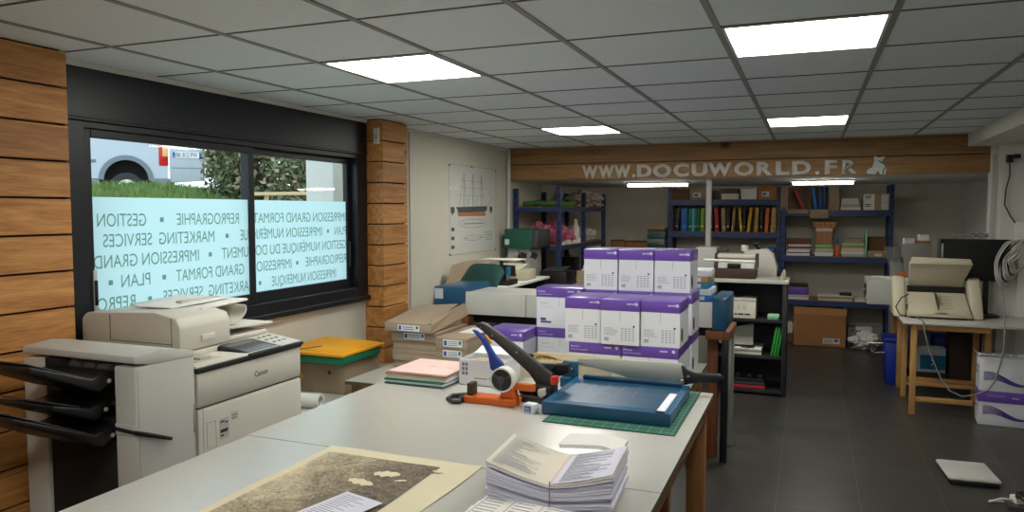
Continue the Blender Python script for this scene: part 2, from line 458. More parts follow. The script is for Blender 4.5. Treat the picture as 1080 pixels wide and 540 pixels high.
# projecting white pier on the right, its side trimmed with a slim panel
w = MB('wall_white').box(1.535, XR, 7.6, YBEAM + .02, 0, CH); w.box(1.48, 1.535, 7.78, YBEAM + .06, 0, CH)
struct(w, 'wall_pier')
w = MB('wall_white'); w.box(1.482, 1.534, 7.765, 7.78, 1.02, 2.24, .004)
w.m('light_grey').box(1.492, 1.524, 7.76, 7.765, 1.07, 2.2)
struct(w, 'trim_1')
# seam strips on the left wall beyond the pillar
w = MB('wall_paint').box(XL, XL + .012, 5.56, 5.62, 0, CH, .003)
struct(w, 'trim_2')
w = MB('wall_white').tube([(XL + .03, 7.74, 0), (XL + .03, 7.74, CH)], .022, 10)
struct(w, 'trim_3', smooth=40)
# dropped soffit box along the right side
struct(MB('wall_white').box(1.30, XR, -2.4, YBEAM, 2.275, CH, .004), 'trim_4')

# suspended ceiling: tiles, with T-bars standing proud
LX = [(-2.145, -1.55), (-.342, .262)]; LY = [(-.07, .53), (2.93, 3.53), (5.93, 6.53)]
cx = [-3.345 + .6 * k + .0 for k in range(0, 9)]
RX = [-.342 + .602 * k for k in range(-4, 3)]; RY = [2.93 + .6 * k for k in range(-8, 9)]
struct(MB('ceiling_tile').box(XL, XR, -2.4, YBEAM + .1, CH, CH + .08), 'ceiling')
g = MB('panel_rail')
for x in RX: g.box(x - .012, x + .012, -2.4, YBEAM, CH - .005, CH + .001)
struct(g, 'trim_5')
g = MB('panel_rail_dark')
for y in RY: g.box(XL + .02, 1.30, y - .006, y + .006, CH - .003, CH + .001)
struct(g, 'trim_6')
# edge moulding over the window wall
struct(MB('wall_white').box(XL, XL + .03, 2.3, 7.7, CH - .03, CH - .001, .003), 'trim_7')

names = {(0,1): 'square ceiling light panel nearer the window, first from the camera', (0,2): 'small far ceiling light panel on the window side, near the wooden beam',
         (1,1): 'largest square ceiling light panel, nearest on the aisle side', (1,2): 'far ceiling light panel over the aisle, just before the wooden beam',
         (0,0): 'square ceiling light panel behind the camera on the window side', (1,0): 'square ceiling light panel behind the camera on the aisle side'}
for i, (a, b_) in enumerate(LX):
    for j, (c, d) in enumerate(LY):
        t = thing('ceiling_light', names[(i, j)], 'ceiling light', ((a+b_)/2, (c+d)/2, CH), 'square ceiling light panels')
        f = MB('white_plastic')
        x0, x1, y0, y1 = a + .014, b_ - .014, c + .012, d - .012
        for q in ((x0, x1, y0, y0+.012), (x0, x1, y1-.012, y1), (x0, x0+.012, y0+.012, y1-.012), (x1-.012, x1, y0+.012, y1-.012)): f.box(*q, CH - .006, CH)
        f.build('frame', t, 0)
        MB('led_panel').box(x0+.012, x1-.012, y0+.012, y1-.012, CH - .004, CH).build('diffuser', t, 0)

# timber beam across the room, two planks, with the lower back room behind it
bm_ = MB('pine_beam')
bm_.box(XL, 1.49, YBEAM, YBEAM + .06, 2.037, 2.203, .003); bm_.box(XL, 1.49, YBEAM, YBEAM + .06, 2.212, CH - .001, .003)
bm_.m('black_matte').box(XL, 1.49, YBEAM + .012, YBEAM + .05, 2.2, 2.215)
struct(bm_, 'beam')
struct(MB('wall_white').box(XL, 1.75, YBEAM + .06, YB, 2.037, CH + .1), 'ceiling_back')

# pine-clad pillars either side of the window
def pillar(name, x1, y0, y1, z0=0):
    p = MB('pine_pillar'); z = z0
    while z < CH - .01:
        h = min(.158 - .009, CH - .002 - z)
        if h > .02: p.box(XL, x1, y0, y1, z, z + h, .003)
        z += .158
    p.m('black_matte').box(XL, x1 - .02, y0 + .015, y1 - .015, 0, CH)
    return struct(p, name)
pillar('pillar_left', -3.0, -1.0, 2.31, .02)
pillar('pillar_right', -3.0, 4.875, 5.24, .02)
t = thing('wall_tag', 'small white tag fixed near the top of the wooden pillar', 'tag', (-3.05, 4.873, 2.26))
MB('white_plastic').box(-3.075, -3.025, 4.862, 4.8725, 2.2, 2.32, .004).build('plate', t)
MB('light_grey').box(-3.062, -3.038, 4.858, 4.863, 2.235, 2.275, .002).build('printed_panel', t)

# ------------------------------------------------------------------ window
f = MB('box_shutter').box(XL - .1, XL + .035, 2.38, 4.872, 2.115, 2.362, .006)
f.m('frame_metal').box(XL - .02, XL + .042, 2.38, 4.872, 2.13, 2.14, .002)
f.m('frame_metal')
f.box(XL - .1, XL + .03, 2.40, 2.50, 1.05, 2.115, .004); f.box(XL - .1, XL + .03, 4.74, 4.872, 1.05, 2.115, .004)
f.box(XL - .1, XL + .03, 2.50, 4.74, 1.05, 1.125, .004); f.box(XL - .1, XL + .025, 2.50, 4.74, 2.085, 2.115, .003)
f.box(XL - .1, XL + .055, 2.36, 4.872, 1.02, 1.055, .005)
win = struct(f, 'window_1')
def sash(y0, y1, x, nm):
    s = MB('frame_metal'); w_ = .045
    s.box(x - .035, x, y0, y0 + w_, 1.125, 2.085, .004); s.box(x - .035, x, y1 - w_, y1, 1.125, 2.085, .004)
    s.box(x - .035, x, y0 + w_, y1 - w_, 1.125, 1.19, .004); s.box(x - .035, x, y0 + w_, y1 - w_, 2.045, 2.085, .004)
    o = s.build('sash', win, 0)
    MB('clear_glass').quad((x - .018, y0 + w_, 1.19), (0, y1 - y0 - 2*w_, 0), (0, 0, .855)).build('glass', o, 0)
    MB('frost_film').quad((x - .015, y0 + w_, 1.19), (0, y1 - y0 - 2*w_, 0), (0, 0, .575)).build('frosted_film', o, 0)
    return o
sl = sash(2.50, 3.655, XL + .01, 'left'); sr = sash(3.62, 4.74, XL - .03, 'right')
# vinyl lettering on the film, reading from outside
def vinyl(par, x, body, ystart, yend, zb, w=None):
    mb = MB('film_letter').text(body, (x, ystart, zb), (0, -1, 0), (0, 0, 1), h=.064, w=(ystart - yend))
    return mb.build('vinyl_lettering', par, 0)
xl, xr = XL - .004, XL - .044
SQ = '\u25aa'
def dots(par, x, ys):
    mb = MB('film_letter')
    for y, z in ys: mb.quad((x, y - .012, z + .018), (0, .024, 0), (0, 0, .024))
    mb.build('vinyl_bullet', par, 0)
zr = [1.622, 1.522, 1.42, 1.317, 1.213]
vinyl(sl, xl, 'REPROGRAPHIE', 3.53, 3.06, zr[0]); vinyl(sl, xl, 'GESTION', 2.86, 2.575, zr[0])
vinyl(sl, xl, 'UE', 3.605, 3.54, zr[1]); vinyl(sl, xl, 'MARKETING  SERVICES', 3.33, 2.605, zr[1])
vinyl(sl, xl, 'UMENT', 3.605, 3.385, zr[2]); vinyl(sl, xl, 'IMPRESSION GRAND', 3.21, 2.55, zr[2])
vinyl(sl, xl, 'GRAND FORMAT', 3.565, 3.045, zr[3]); vinyl(sl, xl, 'PLAN', 2.875, 2.70, zr[3])
vinyl(sl, xl, 'ARKETING  SERVICES', 3.605, 2.955, zr[4]); vinyl(sl, xl, 'REPRO', 2.78, 2.56, zr[4])
dots(sl, xl, [(2.96, zr[0]), (3.43, zr[1]), (3.295, zr[2]), (2.965, zr[3]), (2.64, zr[3]), (2.87, zr[4])])
vinyl(sr, xr, 'IMPRESSION GRAND FORMAT', 4.69, 3.70, zr[0]); vinyl(sr, xr, 'PLAN', 4.69, 4.55, zr[1]); vinyl(sr, xr, 'IMPRESSION NUMÉRIQ', 4.40, 3.665, zr[1])
vinyl(sr, xr, 'GESTION NUMÉRIQUE DU DOC', 4.69, 3.665, zr[2]); vinyl(sr, xr, 'REPROGRAPHIE', 4.69, 4.21, zr[3]); vinyl(sr, xr, 'IMPRESSION', 4.06, 3.665, zr[3])
vinyl(sr, xr, 'IMPRESSION NUMÉRIQUE', 4.56, 3.86, zr[4])
dots(sr, xr, [(4.47, zr[1]), (4.12, zr[3]), (3.75, zr[4])])
h = MB('light_grey').box(XL + .03, XL + .036, 2.515, 2.535, 1.2, 1.42, .003)
h.m('frame_metal').box(XL + .034, XL + .044, 2.518, 2.532, 1.25, 1.37, .003); h.build('window_latch', win)
MB('black_plastic').box(XL - .03, XL - .012, 4.70, 4.72, 1.28, 1.47, .004).build('sash_pull', win)

# ------------------------------------------------------------------ outside
def crest(d):   # ground height with distance from the window wall
    k = min(max((d - .2) / 6.3, 0), 1)
    return .78 + 1.17 * k
def ground(x, y):
    d = -3.4 - x
    k = min(max((d - .2) / 6.3, 0), 1)
    return .78 + (1.28 + .035 * (y - 8)) * k
def gfun(u, v):
    x = -3.4 - 24 * u; y = -6 + 34 * v
    d = -3.4 - x
    z = ground(x, y) if d < 6.5 else ground(x, y) + (1.84 - ground(x, y)) * min((d - 6.5) / .9, 1)
    return (x, y, z)
t = MB('earth').grid(gfun, 80, 20); struct(t, 'ground_outside', smooth=60)
rng = random.Random(3)
bl = bmesh.new()
for k in range(26000):
    a = rng.uniform(.46, .86); d = 8.5 + 5.2 * rng.random() ** .6
    dirv = Vector((-math.cos(a), math.sin(a), 0)); p = dirv * d
    dd = -3.4 - p.x
    if dd < .6 or dd > 6.6: continue
    p.z = ground(p.x, p.y) - .01
    hh = rng.uniform(.05, .13); an = rng.uniform(0, PI); wv = Vector((math.cos(an), math.sin(an), 0)) * .009
    tip = p + Vector((rng.uniform(-.05, .05), rng.uniform(-.05, .05), hh))
    bl.faces.new([bl.verts.new(p - wv), bl.verts.new(p + wv), bl.verts.new(tip)])
mb = MB('blade_green'); mb.merge(bl); o = solo(mb, 'grass', 'green grass on the bank outside the window', 'grass', (-8, 8, 1.8), smooth=0); o['kind'] = 'stuff'

def foliage(name, label, cs, n, seed, group=None):
    rng = random.Random(seed); base_ = Vector((cs[0][0], cs[0][1], 1.7))
    t = thing(name, label, 'bush', base_, group)
    q = bmesh.new()
    for k in range(n):
        c = cs[rng.randrange(len(cs))]
        th = rng.uniform(0, 2*PI); ph = math.acos(rng.uniform(-1, 1)); r = rng.uniform(.5, 1.05)
        p = Vector((c[0] + c[3]*r*math.sin(ph)*math.cos(th), c[1] + c[4]*r*math.sin(ph)*math.sin(th), c[2] + c[5]*r*math.cos(ph)))
        if p.z < ground(p.x, p.y): continue
        a = Vector((rng.gauss(0,1), rng.gauss(0,1), rng.gauss(0,1))).normalized(); b_ = a.orthogonal().normalized(); s_ = rng.uniform(.05, .10)
        f = q.faces.new([q.verts.new(p), q.verts.new(p + a*s_*.6 + b_*s_*.35), q.verts.new(p + a*s_*1.3), q.verts.new(p + a*s_*.6 - b_*s_*.35)])
        f.material_index = 0 if rng.random() < .7 else 1
    mb = MB('leaf_green'); mb.m('leaf_dry'); me = bpy.data.meshes.new('x'); q.to_mesh(me); q.free(); mb.bm.from_mesh(me); bpy.data.meshes.remove(me)
    mb.build('leaves', t, 0)
    br = MB('bark')
    for c in cs:
        for k in range(9):
            an = rng.uniform(0, 2*PI)
            br.tube([(c[0] + .1*math.cos(an), c[1] + .1*math.sin(an), 1.6), (c[0] + .35*c[3]*math.cos(an), c[1] + .35*c[4]*math.sin(an), c[2]), (c[0] + .7*c[3]*math.cos(an), c[1] + .7*c[4]*math.sin(an), c[2] + .5*c[5])], [.02, .014, .006], 5)
    br.build('branches', t)
foliage('hedge_bush', 'leafy green bush outside behind the right window pane', [(-6.9, 9.6, 2.7, .9, 1.0, 1.5), (-6.2, 9.5, 2.6, .9, 1.0, 1.5), (-5.4, 9.3, 2.6, .9, .9, 1.5), (-7.3, 10.6, 2.8, .9, .8, 1.6)], 30000, 5)
foliage('hedge_bush', 'sparser dry bush outside beside the open van door', [(-8.72, 9.85, 2.7, .62, .62, 1.4)], 9000, 6)
struct(MB('wall_white').box(-4.0, -3.72, 5.26, 5.5, .7, 3.2, .01), 'wall_exterior')
t = thing('wooden_rail', 'pale wooden rail in front of the bush outside', 'rail', (-5.6, 7.1, 1.5))
MB('wood_pale').box(-6.15, -5.0, 7.06, 7.1, 1.875, 1.915, .004).build('bar', t)
for x in (-6.0, -5.1): MB('wood_pale').box(x, x + .04, 7.1, 7.14, 1.0, 1.91, .004).build('post', t)

# white van beyond the grass: local x runs forward (away from its rear), y outward to the viewer
VM = Matrix.Translation((-11.6, 11.0, 1.82)) @ Matrix(((-.688, .726, 0, 0), (-.726, -.688, 0, 0), (0, 0, 1, 0), (0, 0, 0, 1)))
van = thing('white_van', 'white panel van with its rear door open, parked outside the window', 'van', (-11.6, 11.0, 1.82))
def vb(mb, name, par=van, smooth=40):
    bmesh.ops.transform(mb.bm, matrix=VM, verts=mb.bm.verts); return mb.build(name, par, smooth)
wx, wr, ar = .72, .30, .40
ac = .48
prof = [(0, .42), (0, 1.1), (.06, 1.85), (2.3, 1.9), (2.9, 1.75), (3.5, 1.2), (4.2, 1.0), (4.3, .45)]
def arch(c, rad): return [(c + rad*math.cos(PI*k/12), ac + rad*math.sin(PI*k/12)) for k in range(13)]
under = [(4.3, .3)] + arch(3.5, ar) + arch(wx, ar) + [(0.0, .3)]
poly = [(x, z) for x, z in prof] + under
side = MB('van_white').prism([(x, 0, z) for x, z in poly], (0, -1.75, 0))
side.m('black_matte').box(.25, 1.2, -1.6, -.28, .32, 1.0); side.box(3.05, 3.95, -1.6, -.28, .32, .95)
vb(side, 'body', van, 30)
tr_ = MB('van_grey')
for c in (wx, 3.5):
    o_ = [(c + .47*math.cos(PI*k/14), .46 + .47*math.sin(PI*k/14)) for k in range(15)]; i_ = [(c + .38*math.cos(PI*k/14), .46 + .38*math.sin(PI*k/14)) for k in range(14, -1, -1)]
    tr_.prism([(x, .02, z) for x, z in o_ + i_], (0, -.06, 0))
tr_.box(-.03, .3, -.01, .025, .28, .5, .01); tr_.box(1.2, 3.05, -.01, .02, .28, .46, .01); tr_.box(1.22, 2.9, -.01, .012, .78, .84, .006)
vb(tr_, 'wheel_arch_trim')
for c in (wx, 3.5):
    wb = MB('rubber').lathe([(.18, -.09), (.275, -.1), (.30, -.07), (.30, .07), (.275, .1), (.18, .09)], (0,0,0), 36, Matrix.Rotation(PI/2, 4, 'X'))
    bmesh.ops.transform(wb.bm, matrix=Matrix.Translation((c, -.12, .30)), verts=wb.bm.verts)
    wo = vb(wb, 'wheel')
    hb = MB('steel').lathe([(.02, .02), (.06, .05), (.17, .0), (.19, -.05), (.05, -.08)], (0,0,0), 30, Matrix.Rotation(-PI/2, 4, 'X'))
    for k in range(6):
        hb.m('dark_grey').cyl((.1*math.cos(k*PI/3), .03, .1*math.sin(k*PI/3)), (.1*math.cos(k*PI/3), .05, .1*math.sin(k*PI/3)), .028, 10); hb.m('steel')
    bmesh.ops.transform(hb.bm, matrix=Matrix.Translation((c, -.03, .30)), verts=hb.bm.verts)
    vb(hb, 'hubcap', wo)
tl = MB('lamp_red').box(-.012, .16, -.05, .012, .74, 1.3, .02); tl.m('lamp_amber').box(-.016, .09, -.05, .016, .92, 1.18, .01)
vb(tl, 'tail_light')
dr = MB('van_white').prism([(-.03, 0, .42), (-.66, 0, .46), (-.68, 0, 1.1), (-.66, 0, 1.85), (-.03, 0, 1.85)], (0, -.07, 0), .015)
dr.m('van_grey').box(-.62, -.06, 0, .004, .70, .715); dr.box(-.645, -.63, -.06, .01, .5, 1.6, .004); dr.box(-.35, -.2, 0, .02, 1.28, 1.31, .006)
d_ = vb(dr, 'rear_door')
# swing: it hangs a little out of the side plane
pl = MB('white_ink').box(-.61, -.09, .004, .012, .90, 1.02, .003)
pl.m('ink_blue').box(-.135, -.09, .012, .0135, .905, 1.015); pl.box(-.61, -.565, .012, .0135, .905, 1.015)
pl.m('ink_dark').text('BK 812 PW', (-.15, .014, .92), (-1, 0, 0), (0, 0, 1), h=.09, w=.38)
pl.m('white_ink').text('F', (-.105, .0142, .915), (-1, 0, 0), (0, 0, 1), h=.03)
vb(pl, 'number_plate', d_, 0)
ub = MB('dark_grey').box(-.12, .25, -1.65, -.08, .28, .5, .02); vb(ub, 'bumper')
# ------------------------------------------------------------------ the work tables in front
TZ = .85
def work_table(name, label, x0, x1, y0, y1, z, apron='table_apron', leg='table_leg', ed='laminate_edge', group=None):
    t = thing(name, label, 'table', ((x0+x1)/2, (y0+y1)/2, 0), group)
    tp = MB('laminate').box(x0, x1, y0, y1, z - .003, z); tp.m(ed).box(x0, x1, y0, y1, z - .022, z - .003); tp.build('tabletop', t, 0)
    for q in ((x0+.03, x0+.055, y0+.03, y1-.03), (x1-.055, x1-.03, y0+.03, y1-.03)): MB(apron).box(*q, z - .12, z - .022, .003).build('apron', t)
    for q in ((x0+.055, x1-.055, y0+.03, y0+.055), (x0+.055, x1-.055, y1-.055, y1-.03)): MB(apron).box(*q, z - .12, z - .022, .003).build('cross_rail', t)
    for x in (x0 + .025, x1 - .105):
        for y in (y0 + .025, y1 - .105):
            MB(leg).box(x, x + .08, y, y + .08, 0, z - .022, .004).build('leg', t)
    return t
work_table('work_table', 'long grey-topped work table in front, holding the old print and paper bundles', -1.955, -.4, .7, 2.2, TZ, group='grey laminate work tables')
work_table('work_table', 'grey-topped work table beyond the seam, holding the blue paper cutter', -1.965, -.4, 2.206, 3.52, TZ, group='grey laminate work tables')
work_table('packing_table', 'lower table behind, under the purple and white paper cartons', -2.5, -.6, 3.62, 4.9, .71)

# ------------------------------------------------------------------ copier with finisher
t = thing('photocopier', 'large office photocopier with document feeder standing below the window', 'photocopier', (-2.7, 2.6, 0))
X0, X1, Y0, Y1 = -2.985, -2.30, 2.30, 2.965
b = MB('beige_plastic').box(X0, X1, Y0, Y1, .06, .885, .012)
b.m('dark_grey').box(X0 + .02, X1 - .012, Y0 + .01, Y1 - .01, .883, .893)
b.m('black_plastic').box(X0 + .05, X1 - .05, Y0 + .05, Y1 - .05, 0, .07); b.build('lower_body', t)
u = MB('beige_plastic').box(X0, X1, Y0, Y1, .890, 1.04, .012); u.build('front_cover', t)
br = MB('black_plastic').box(X1 - .2, X1 + .006, Y0 - .003, Y1 + .003, 1.034, 1.058, .008); br.build('black_rim', t)
tp = MB('beige_plastic').box(X0, X1 - .003, Y0, Y1, 1.045, 1.066, .008)
tp.box(X0, -2.475, 2.36, Y1 - .01, 1.06, 1.092, .008)
tp.m('beige_dark').box(X1 - .15, X1 - .06, Y0 + .06, Y0 + .2, 1.064, 1.068, .002); tp.box(X1 - .13, X1 - .08, Y0 + .10, Y0 + .16, 1.066, 1.078, .003)
tp.build('top_cover', t)
lg = MB('ink_dark').text('Canon', (X1 + .0008, 2.635, .955), (0, 1, 0), (0, 0, 1), h=.023, bold=.02); lg.build('logo', t, 0)
dl = MB('ink_grey')   # fine door outline
for z in (.71, .82): dl.box(X1 - .001, X1 + .0006, 2.345, 2.397, z, z + .0015)
for y in (2.345, 2.395): dl.box(X1 - .001, X1 + .0006, y, y + .0015, .71, .82)
dl.box(X1 - .001, X1 + .0006, 2.325, 2.3265, .3, .885); dl.build('door_outline', t, 0)
st = MB('light_grey').box(X1, X1 + .0006, 2.415, 2.47, .73, .82); st.m('ink_dark')
for z, y0, y1 in ((.802, 2.42, 2.445), (.795, 2.45, 2.465), (.765, 2.42, 2.465), (.758, 2.42, 2.463), (.742, 2.42, 2.44)): st.box(X1, X1 + .0012, y0, y1, z, z + .007)
st.build('information_sticker', t, 0)
st = MB('light_grey').box(X1, X1 + .0006, 2.485, 2.525, .795, .83); st.m('ink_grey').box(X1, X1 + .0012, 2.49, 2.52, .815, .819); st.box(X1, X1 + .0012, 2.49, 2.515, .803, .807)
st.build('small_sticker', t, 0)
# operation panel
cp = MB('black_plastic').prism([(-2.555, 2.60, 1.066), (X1 + .012, 2.60, 1.045), (X1 + .012, 2.60, 1.062), (-2.555, 2.60, 1.098)], (0, .372, 0), .005)
c_ = cp.build('control_panel', t)
def onp(a, y): return (-2.555 + .267 * a, y, 1.0985 - .036 * a)
MB('screen_grey').prism([onp(.12, 2.615), onp(.9, 2.615), onp(.9, 2.80), onp(.12, 2.80)], (0, 0, .002)).build('touchscreen', c_, 0)
kp = MB('light_grey').prism([onp(.03, 2.815), onp(.97, 2.815), onp(.97, 2.965), onp(.03, 2.965)], (0, 0, .002)); kp.m('ink_grey')
for i in range(3):
    for j in range(4):
        q = onp(.2 + .17 * j, 2.85 + .035 * i); kp.box(q[0] - .008, q[0] + .008, q[1] - .008, q[1] + .008, q[2], q[2] + .005, .002)
kp.build('keypad', c_)
# document feeder
fd = MB('beige_plastic').prism([(-3.06, 2.385, 1.094), (-2.475, 2.385, 1.094), (-2.475, 2.385, 1.20), (-2.495, 2.385, 1.238), (-2.62, 2.385, 1.262), (-3.03, 2.385, 1.24), (-3.06, 2.385, 1.215)], (0, .30, 0), .01)
fd.m('dark_grey').box(-2.88, -2.52, 2.3835, 2.386, 1.125, 1.128); fd.box(-2.882, -2.879, 2.3835, 2.386, 1.125, 1.24); fd.box(-2.522, -2.519, 2.3835, 2.386, 1.115, 1.24)
fd.m('beige_plastic').box(-3.05, -2.48, 2.66, 2.94, 1.094, 1.118, .008)
f_ = fd.build('document_feeder', t)
MB('beige_plastic').box(-2.478, -2.464, 2.50, 2.58, 1.125, 1.155, .004).build('feeder_grip', f_)
ft = MB('white_plastic').prism([(-3.0, 2.60, 1.245), (-2.56, 2.60, 1.245), (-2.56, 2.90, 1.258), (-3.0, 2.90, 1.258)], (0, 0, .012), .005)
ft.m('light_grey').box(-2.74, -2.70, 2.62, 2.86, 1.258, 1.28, .004); ft.build('document_tray', f_)
MB('paper').prism([(-2.88, 2.5, 1.262), (-2.64, 2.5, 1.262), (-2.64, 2.86, 1.272), (-2.88, 2.86, 1.272)], (0, 0, .004)).build('loaded_paper', f_, 0)
ot = MB('beige_plastic').prism([(-3.02, 2.69, 1.15), (-2.48, 2.69, 1.15), (-2.48, 2.985, 1.135), (-3.02, 2.985, 1.135)], (0, 0, .014), .005); ot.build('delivery_tray', f_)
cu = MB('beige_plastic').grid(lambda a, c: (-2.98 + .49*a, 2.69 + .12 * math.sin(c*PI*.6), 1.17 + .07 * (1 - math.cos(c*PI*.6)) * .9), 4, 8, .006); cu.build('feeder_guide', f_)
# finisher
FX0, FX1, FY0, FY1 = -2.90, -2.30, 2.0, 2.288
fi = MB('light_grey')
fi.box(FX0, -2.77, FY0, FY1, .04, 1.12, .008); fi.box(-2.405, FX1, FY0, FY1, .04, 1.12, .008)
fi.prism([(FX1 + .001, FY0 - .001, 1.134), (FX1 + .001, FY0 - .001, 1.162), (FX1 + .001, FY0 + .12, 1.172), (FX1 + .001, FY0 + .2, 1.158), (FX1 + .001, FY1, 1.135), (FX1 + .001, FY1, 1.11), (FX1 + .001, FY0 + .1, 1.115)], (-.602, 0, 0), .006)
fi.m('black_plastic').box(-2.775, -2.40, FY0 + .08, FY1 - .01, .04, 1.115)
f2 = fi.build('finisher', t)
ba = MB('black_matte')
for z in (1.03, .96, .89): ba.box(-2.768, -2.407, FY0 + .02, FY0 + .1, z, z + .02, .003)
ba.box(-2.768, -2.407, FY0 + .01, FY0 + .06, .05, .83, .004); ba.box(-2.77, -2.69, FY0 - .004, FY0 + .08, 1.088, 1.125, .003); ba.build('tray_bay', f2)
ro = MB('dark_grey')
for x in (-2.54, -2.47, -2.62): ro.cyl((x - .03, FY0 + .02, 1.105), (x + .03, FY0 + .02, 1.105), .014, 10)
ro.m('chrome').box(-2.76, -2.415, FY0 + .03, FY0 + .04, 1.10, 1.12); ro.build('exit_rollers', f2)
def exit_tray(zi, zo, ln, x0, x1):
    y0 = FY0 + .02
    tr_ = MB('black_plastic').prism([(x0, y0, zi), (x0, y0 - .07, zi - .035), (x0, y0 - ln, zo - .02), (x0, y0 - ln, zo), (x0, y0 - .10, zi + .02), (x0, y0, zi + .035)], (x1 - x0, 0, 0), .006)
    tr_.m('dark_grey').prism([(x0 + .03, y0 - .11, zi + .022), (x1 - .03, y0 - .11, zi + .022), (x1 - .03, y0 - ln + .01, zo + .002), (x0 + .03, y0 - ln + .01, zo + .002)], (0, 0, .006), .002)
    tr_.m('light_grey').cyl((x1, y0 - .03, zi), (x1 + .003, y0 - .03, zi), .008, 12)
    return tr_.build('exit_tray', f2)
exit_tray(1.065, 1.175, .33, -2.76, -2.42); exit_tray(.955, 1.02, .24, -2.75, -2.44); exit_tray(.86, 1.02, .40, -2.76, -2.41)
hd = MB('black_plastic').tube([(FX1 - .1, FY0 - .005, .885), (FX1 + .002, FY0 - .003, .878), (FX1 + .012, FY0 + .03, .865), (FX1 + .012, FY0 + .15, .815)], [.008, .009, .009, .007], 8); hd.m('light_grey').box(FX1 - .1, FX1 - .001, FY0 - .006, FY0, .865, .905, .003)
hd.build('door_lever', f2)
sl_ = MB('grey_plastic'); sl_.box(FX1 - .001, FX1 + .0008, FY0 + .012, FY0 + .0135, .05, 1.11); sl_.box(FX1 - .104, FX1, FY0 - .0008, FY0 + .001, .86, .863); sl_.build('panel_joint', f2, 0)
MB('beige_dark').box(FX1 - .01, FX1 + .003, FY1 - .012, FY1 - .003, .80, .92, .002).build('door_catch', f2)

# ------------------------------------------------------------------ low white cabinet, folder box and roll behind the copier
t = thing('low_cabinet', 'low white cabinet along the window wall past the photocopier', 'cabinet', (-2.82, 4.0, 0))
MB('laminate').box(-3.15, -2.5, 3.2, 4.8, .525, .55, .003).build('top', t)
MB('wall_white').box(-3.14, -2.54, 3.22, 4.78, .05, .525, .004).build('body', t)
for y in (3.24, 4.01): 
    d = MB('wall_white').box(-2.54, -2.522, y, y + .75, .07, .52, .004).build('door', t); MB('chrome').tube([(-2.522, y + .08, .3), (-2.5, y + .08, .3), (-2.5, y + .08, .42), (-2.522, y + .08, .42)], .005).build('handle', d)
MB('dark_grey').box(-3.12, -2.56, 3.25, 4.75, 0, .06).build('plinth', t)
t = thing('cardboard_box', 'brown cardboard box topped by yellow and green folders beside the wooden pillar', 'box', (-2.86, 4.0, .55))
MB('kraft').box(-3.08, -2.665, 3.86, 4.26, .55, .745, .004).build('box_body', t)
x_ = MB('kraft_pale').box(-2.9, -2.898, 3.858, 3.861, .55, .745); x_.m('yellow_card').cyl((-2.99, 3.8595, .645), (-2.99, 3.857, .645), .012, 12); x_.m('ink_dark').cyl((-2.78, 3.8595, .685), (-2.78, 3.857, .685), .012, 12); x_.build('box_seam', t, 0)
g = MB('green_card').box(-3.10, -2.64, 3.80, 4.24, .748, .80, .01); solo(g, 'folder_box', 'green document folder lying on the brown box under the yellow one', 'folder', (-2.87, 4.0, .75))
t = thing('folder_box', 'yellow document folder on top of the green one by the window wall', 'folder', (-2.87, 4.0, .80))
y_ = MB('yellow_card').prism([(-3.10, 3.79, .80), (-2.635, 3.79, .80), (-2.63, 4.27, .80), (-3.1, 4.25, .80)], (0, 0, .018), .004)
y_.prism([(-3.08, 3.84, .818), (-2.66, 3.84, .818), (-2.66, 4.24, .822), (-3.08, 4.24, .835)], (0, 0, .004), .001); y_.build('cover', t)
MB('ink_dark').tube([(-3.02, 3.8, .823), (-2.94, 3.87, .828), (-2.9, 3.95, .83)], .0025, 6).build('elastic', t)
rl = MB('paper').ring((-3.0, 3.5, .592), (-2.62, 3.55, .592), .042, .03); solo(rl, 'paper_roll', 'white rolled paper lying on the low white cabinet', 'paper roll', (-2.8, 3.53, .55))

# ------------------------------------------------------------------ on the front table
pr = thing('old_print', 'large aged engraving of a wooded scene with wide cream margins', 'print', (-1.29, 1.75, TZ))
def sheet_grid(x0, x1, y0, y1, z, a=.004, seed=0, ph=0):
    from mathutils import noise
    return lambda u, v: Vector((x0 + (x1-x0)*u + (.006*math.sin(v*9+ph) if u > .9 else 0), y0 + (y1-y0)*v, z + a * (1 + noise.noise(Vector((u*3 + seed, v*3, seed))))*.8))
MB('paper_old').grid(sheet_grid(-1.585, -.995, 1.3, 2.21, TZ + .001, .003), 24, 24, .0012).build('sheet', pr, 60)
e_ = MB('engraving').grid(lambda u, v: sheet_grid(-1.585, -.995, 1.3, 2.21, TZ + .001, .003)(.06 + .74*u, .06 + .87*v) + Vector((0, 0, .0012)), 20, 20)
i_ = e_.build('picture', pr, 60)
# two pale birds in the picture
for (cx_, cy_, rx, ry, a) in ((-1.24, 2.02, .045, .024, .2), (-1.28, 1.93, .05, .02, -.2), (-1.17, 1.985, .02, .008, .5), (-1.1, 2.1, .018, .01, 0)):
    s_ = MB('paper_old').prism([(cx_ + rx*math.cos(k*PI/9)*math.cos(a) - ry*math.sin(k*PI/9)*math.sin(a), cy_ + rx*math.cos(k*PI/9)*math.sin(a) + ry*math.sin(k*PI/9)*math.cos(a)*(1 + .35*math.sin(3*k)), TZ + .007) for k in range(18)], (0, 0, .0008)); s_.build('pale_shape', i_, 0)
nt_ = thing('note_sheet', 'small white printed sheet lying on the old engraving', 'paper', (-1.23, 1.72, TZ + .008))
M_ = Matrix.Translation((-1.22, 1.72, TZ + .010)) @ Matrix.Rotation(R(-14), 4, 'Z')
MB('paper_cool').box(-.075, .075, -.105, .105, 0, .001, M=M_).build('sheet', nt_, 0)
k_ = MB('ink_grey')
for i in range(14): k_.box(-.06, -.06 + random.uniform(.05, .12), .085 - .012*i, .0875 - .012*i, .001, .0014, M=M_)
k_.build('print', nt_, 0)

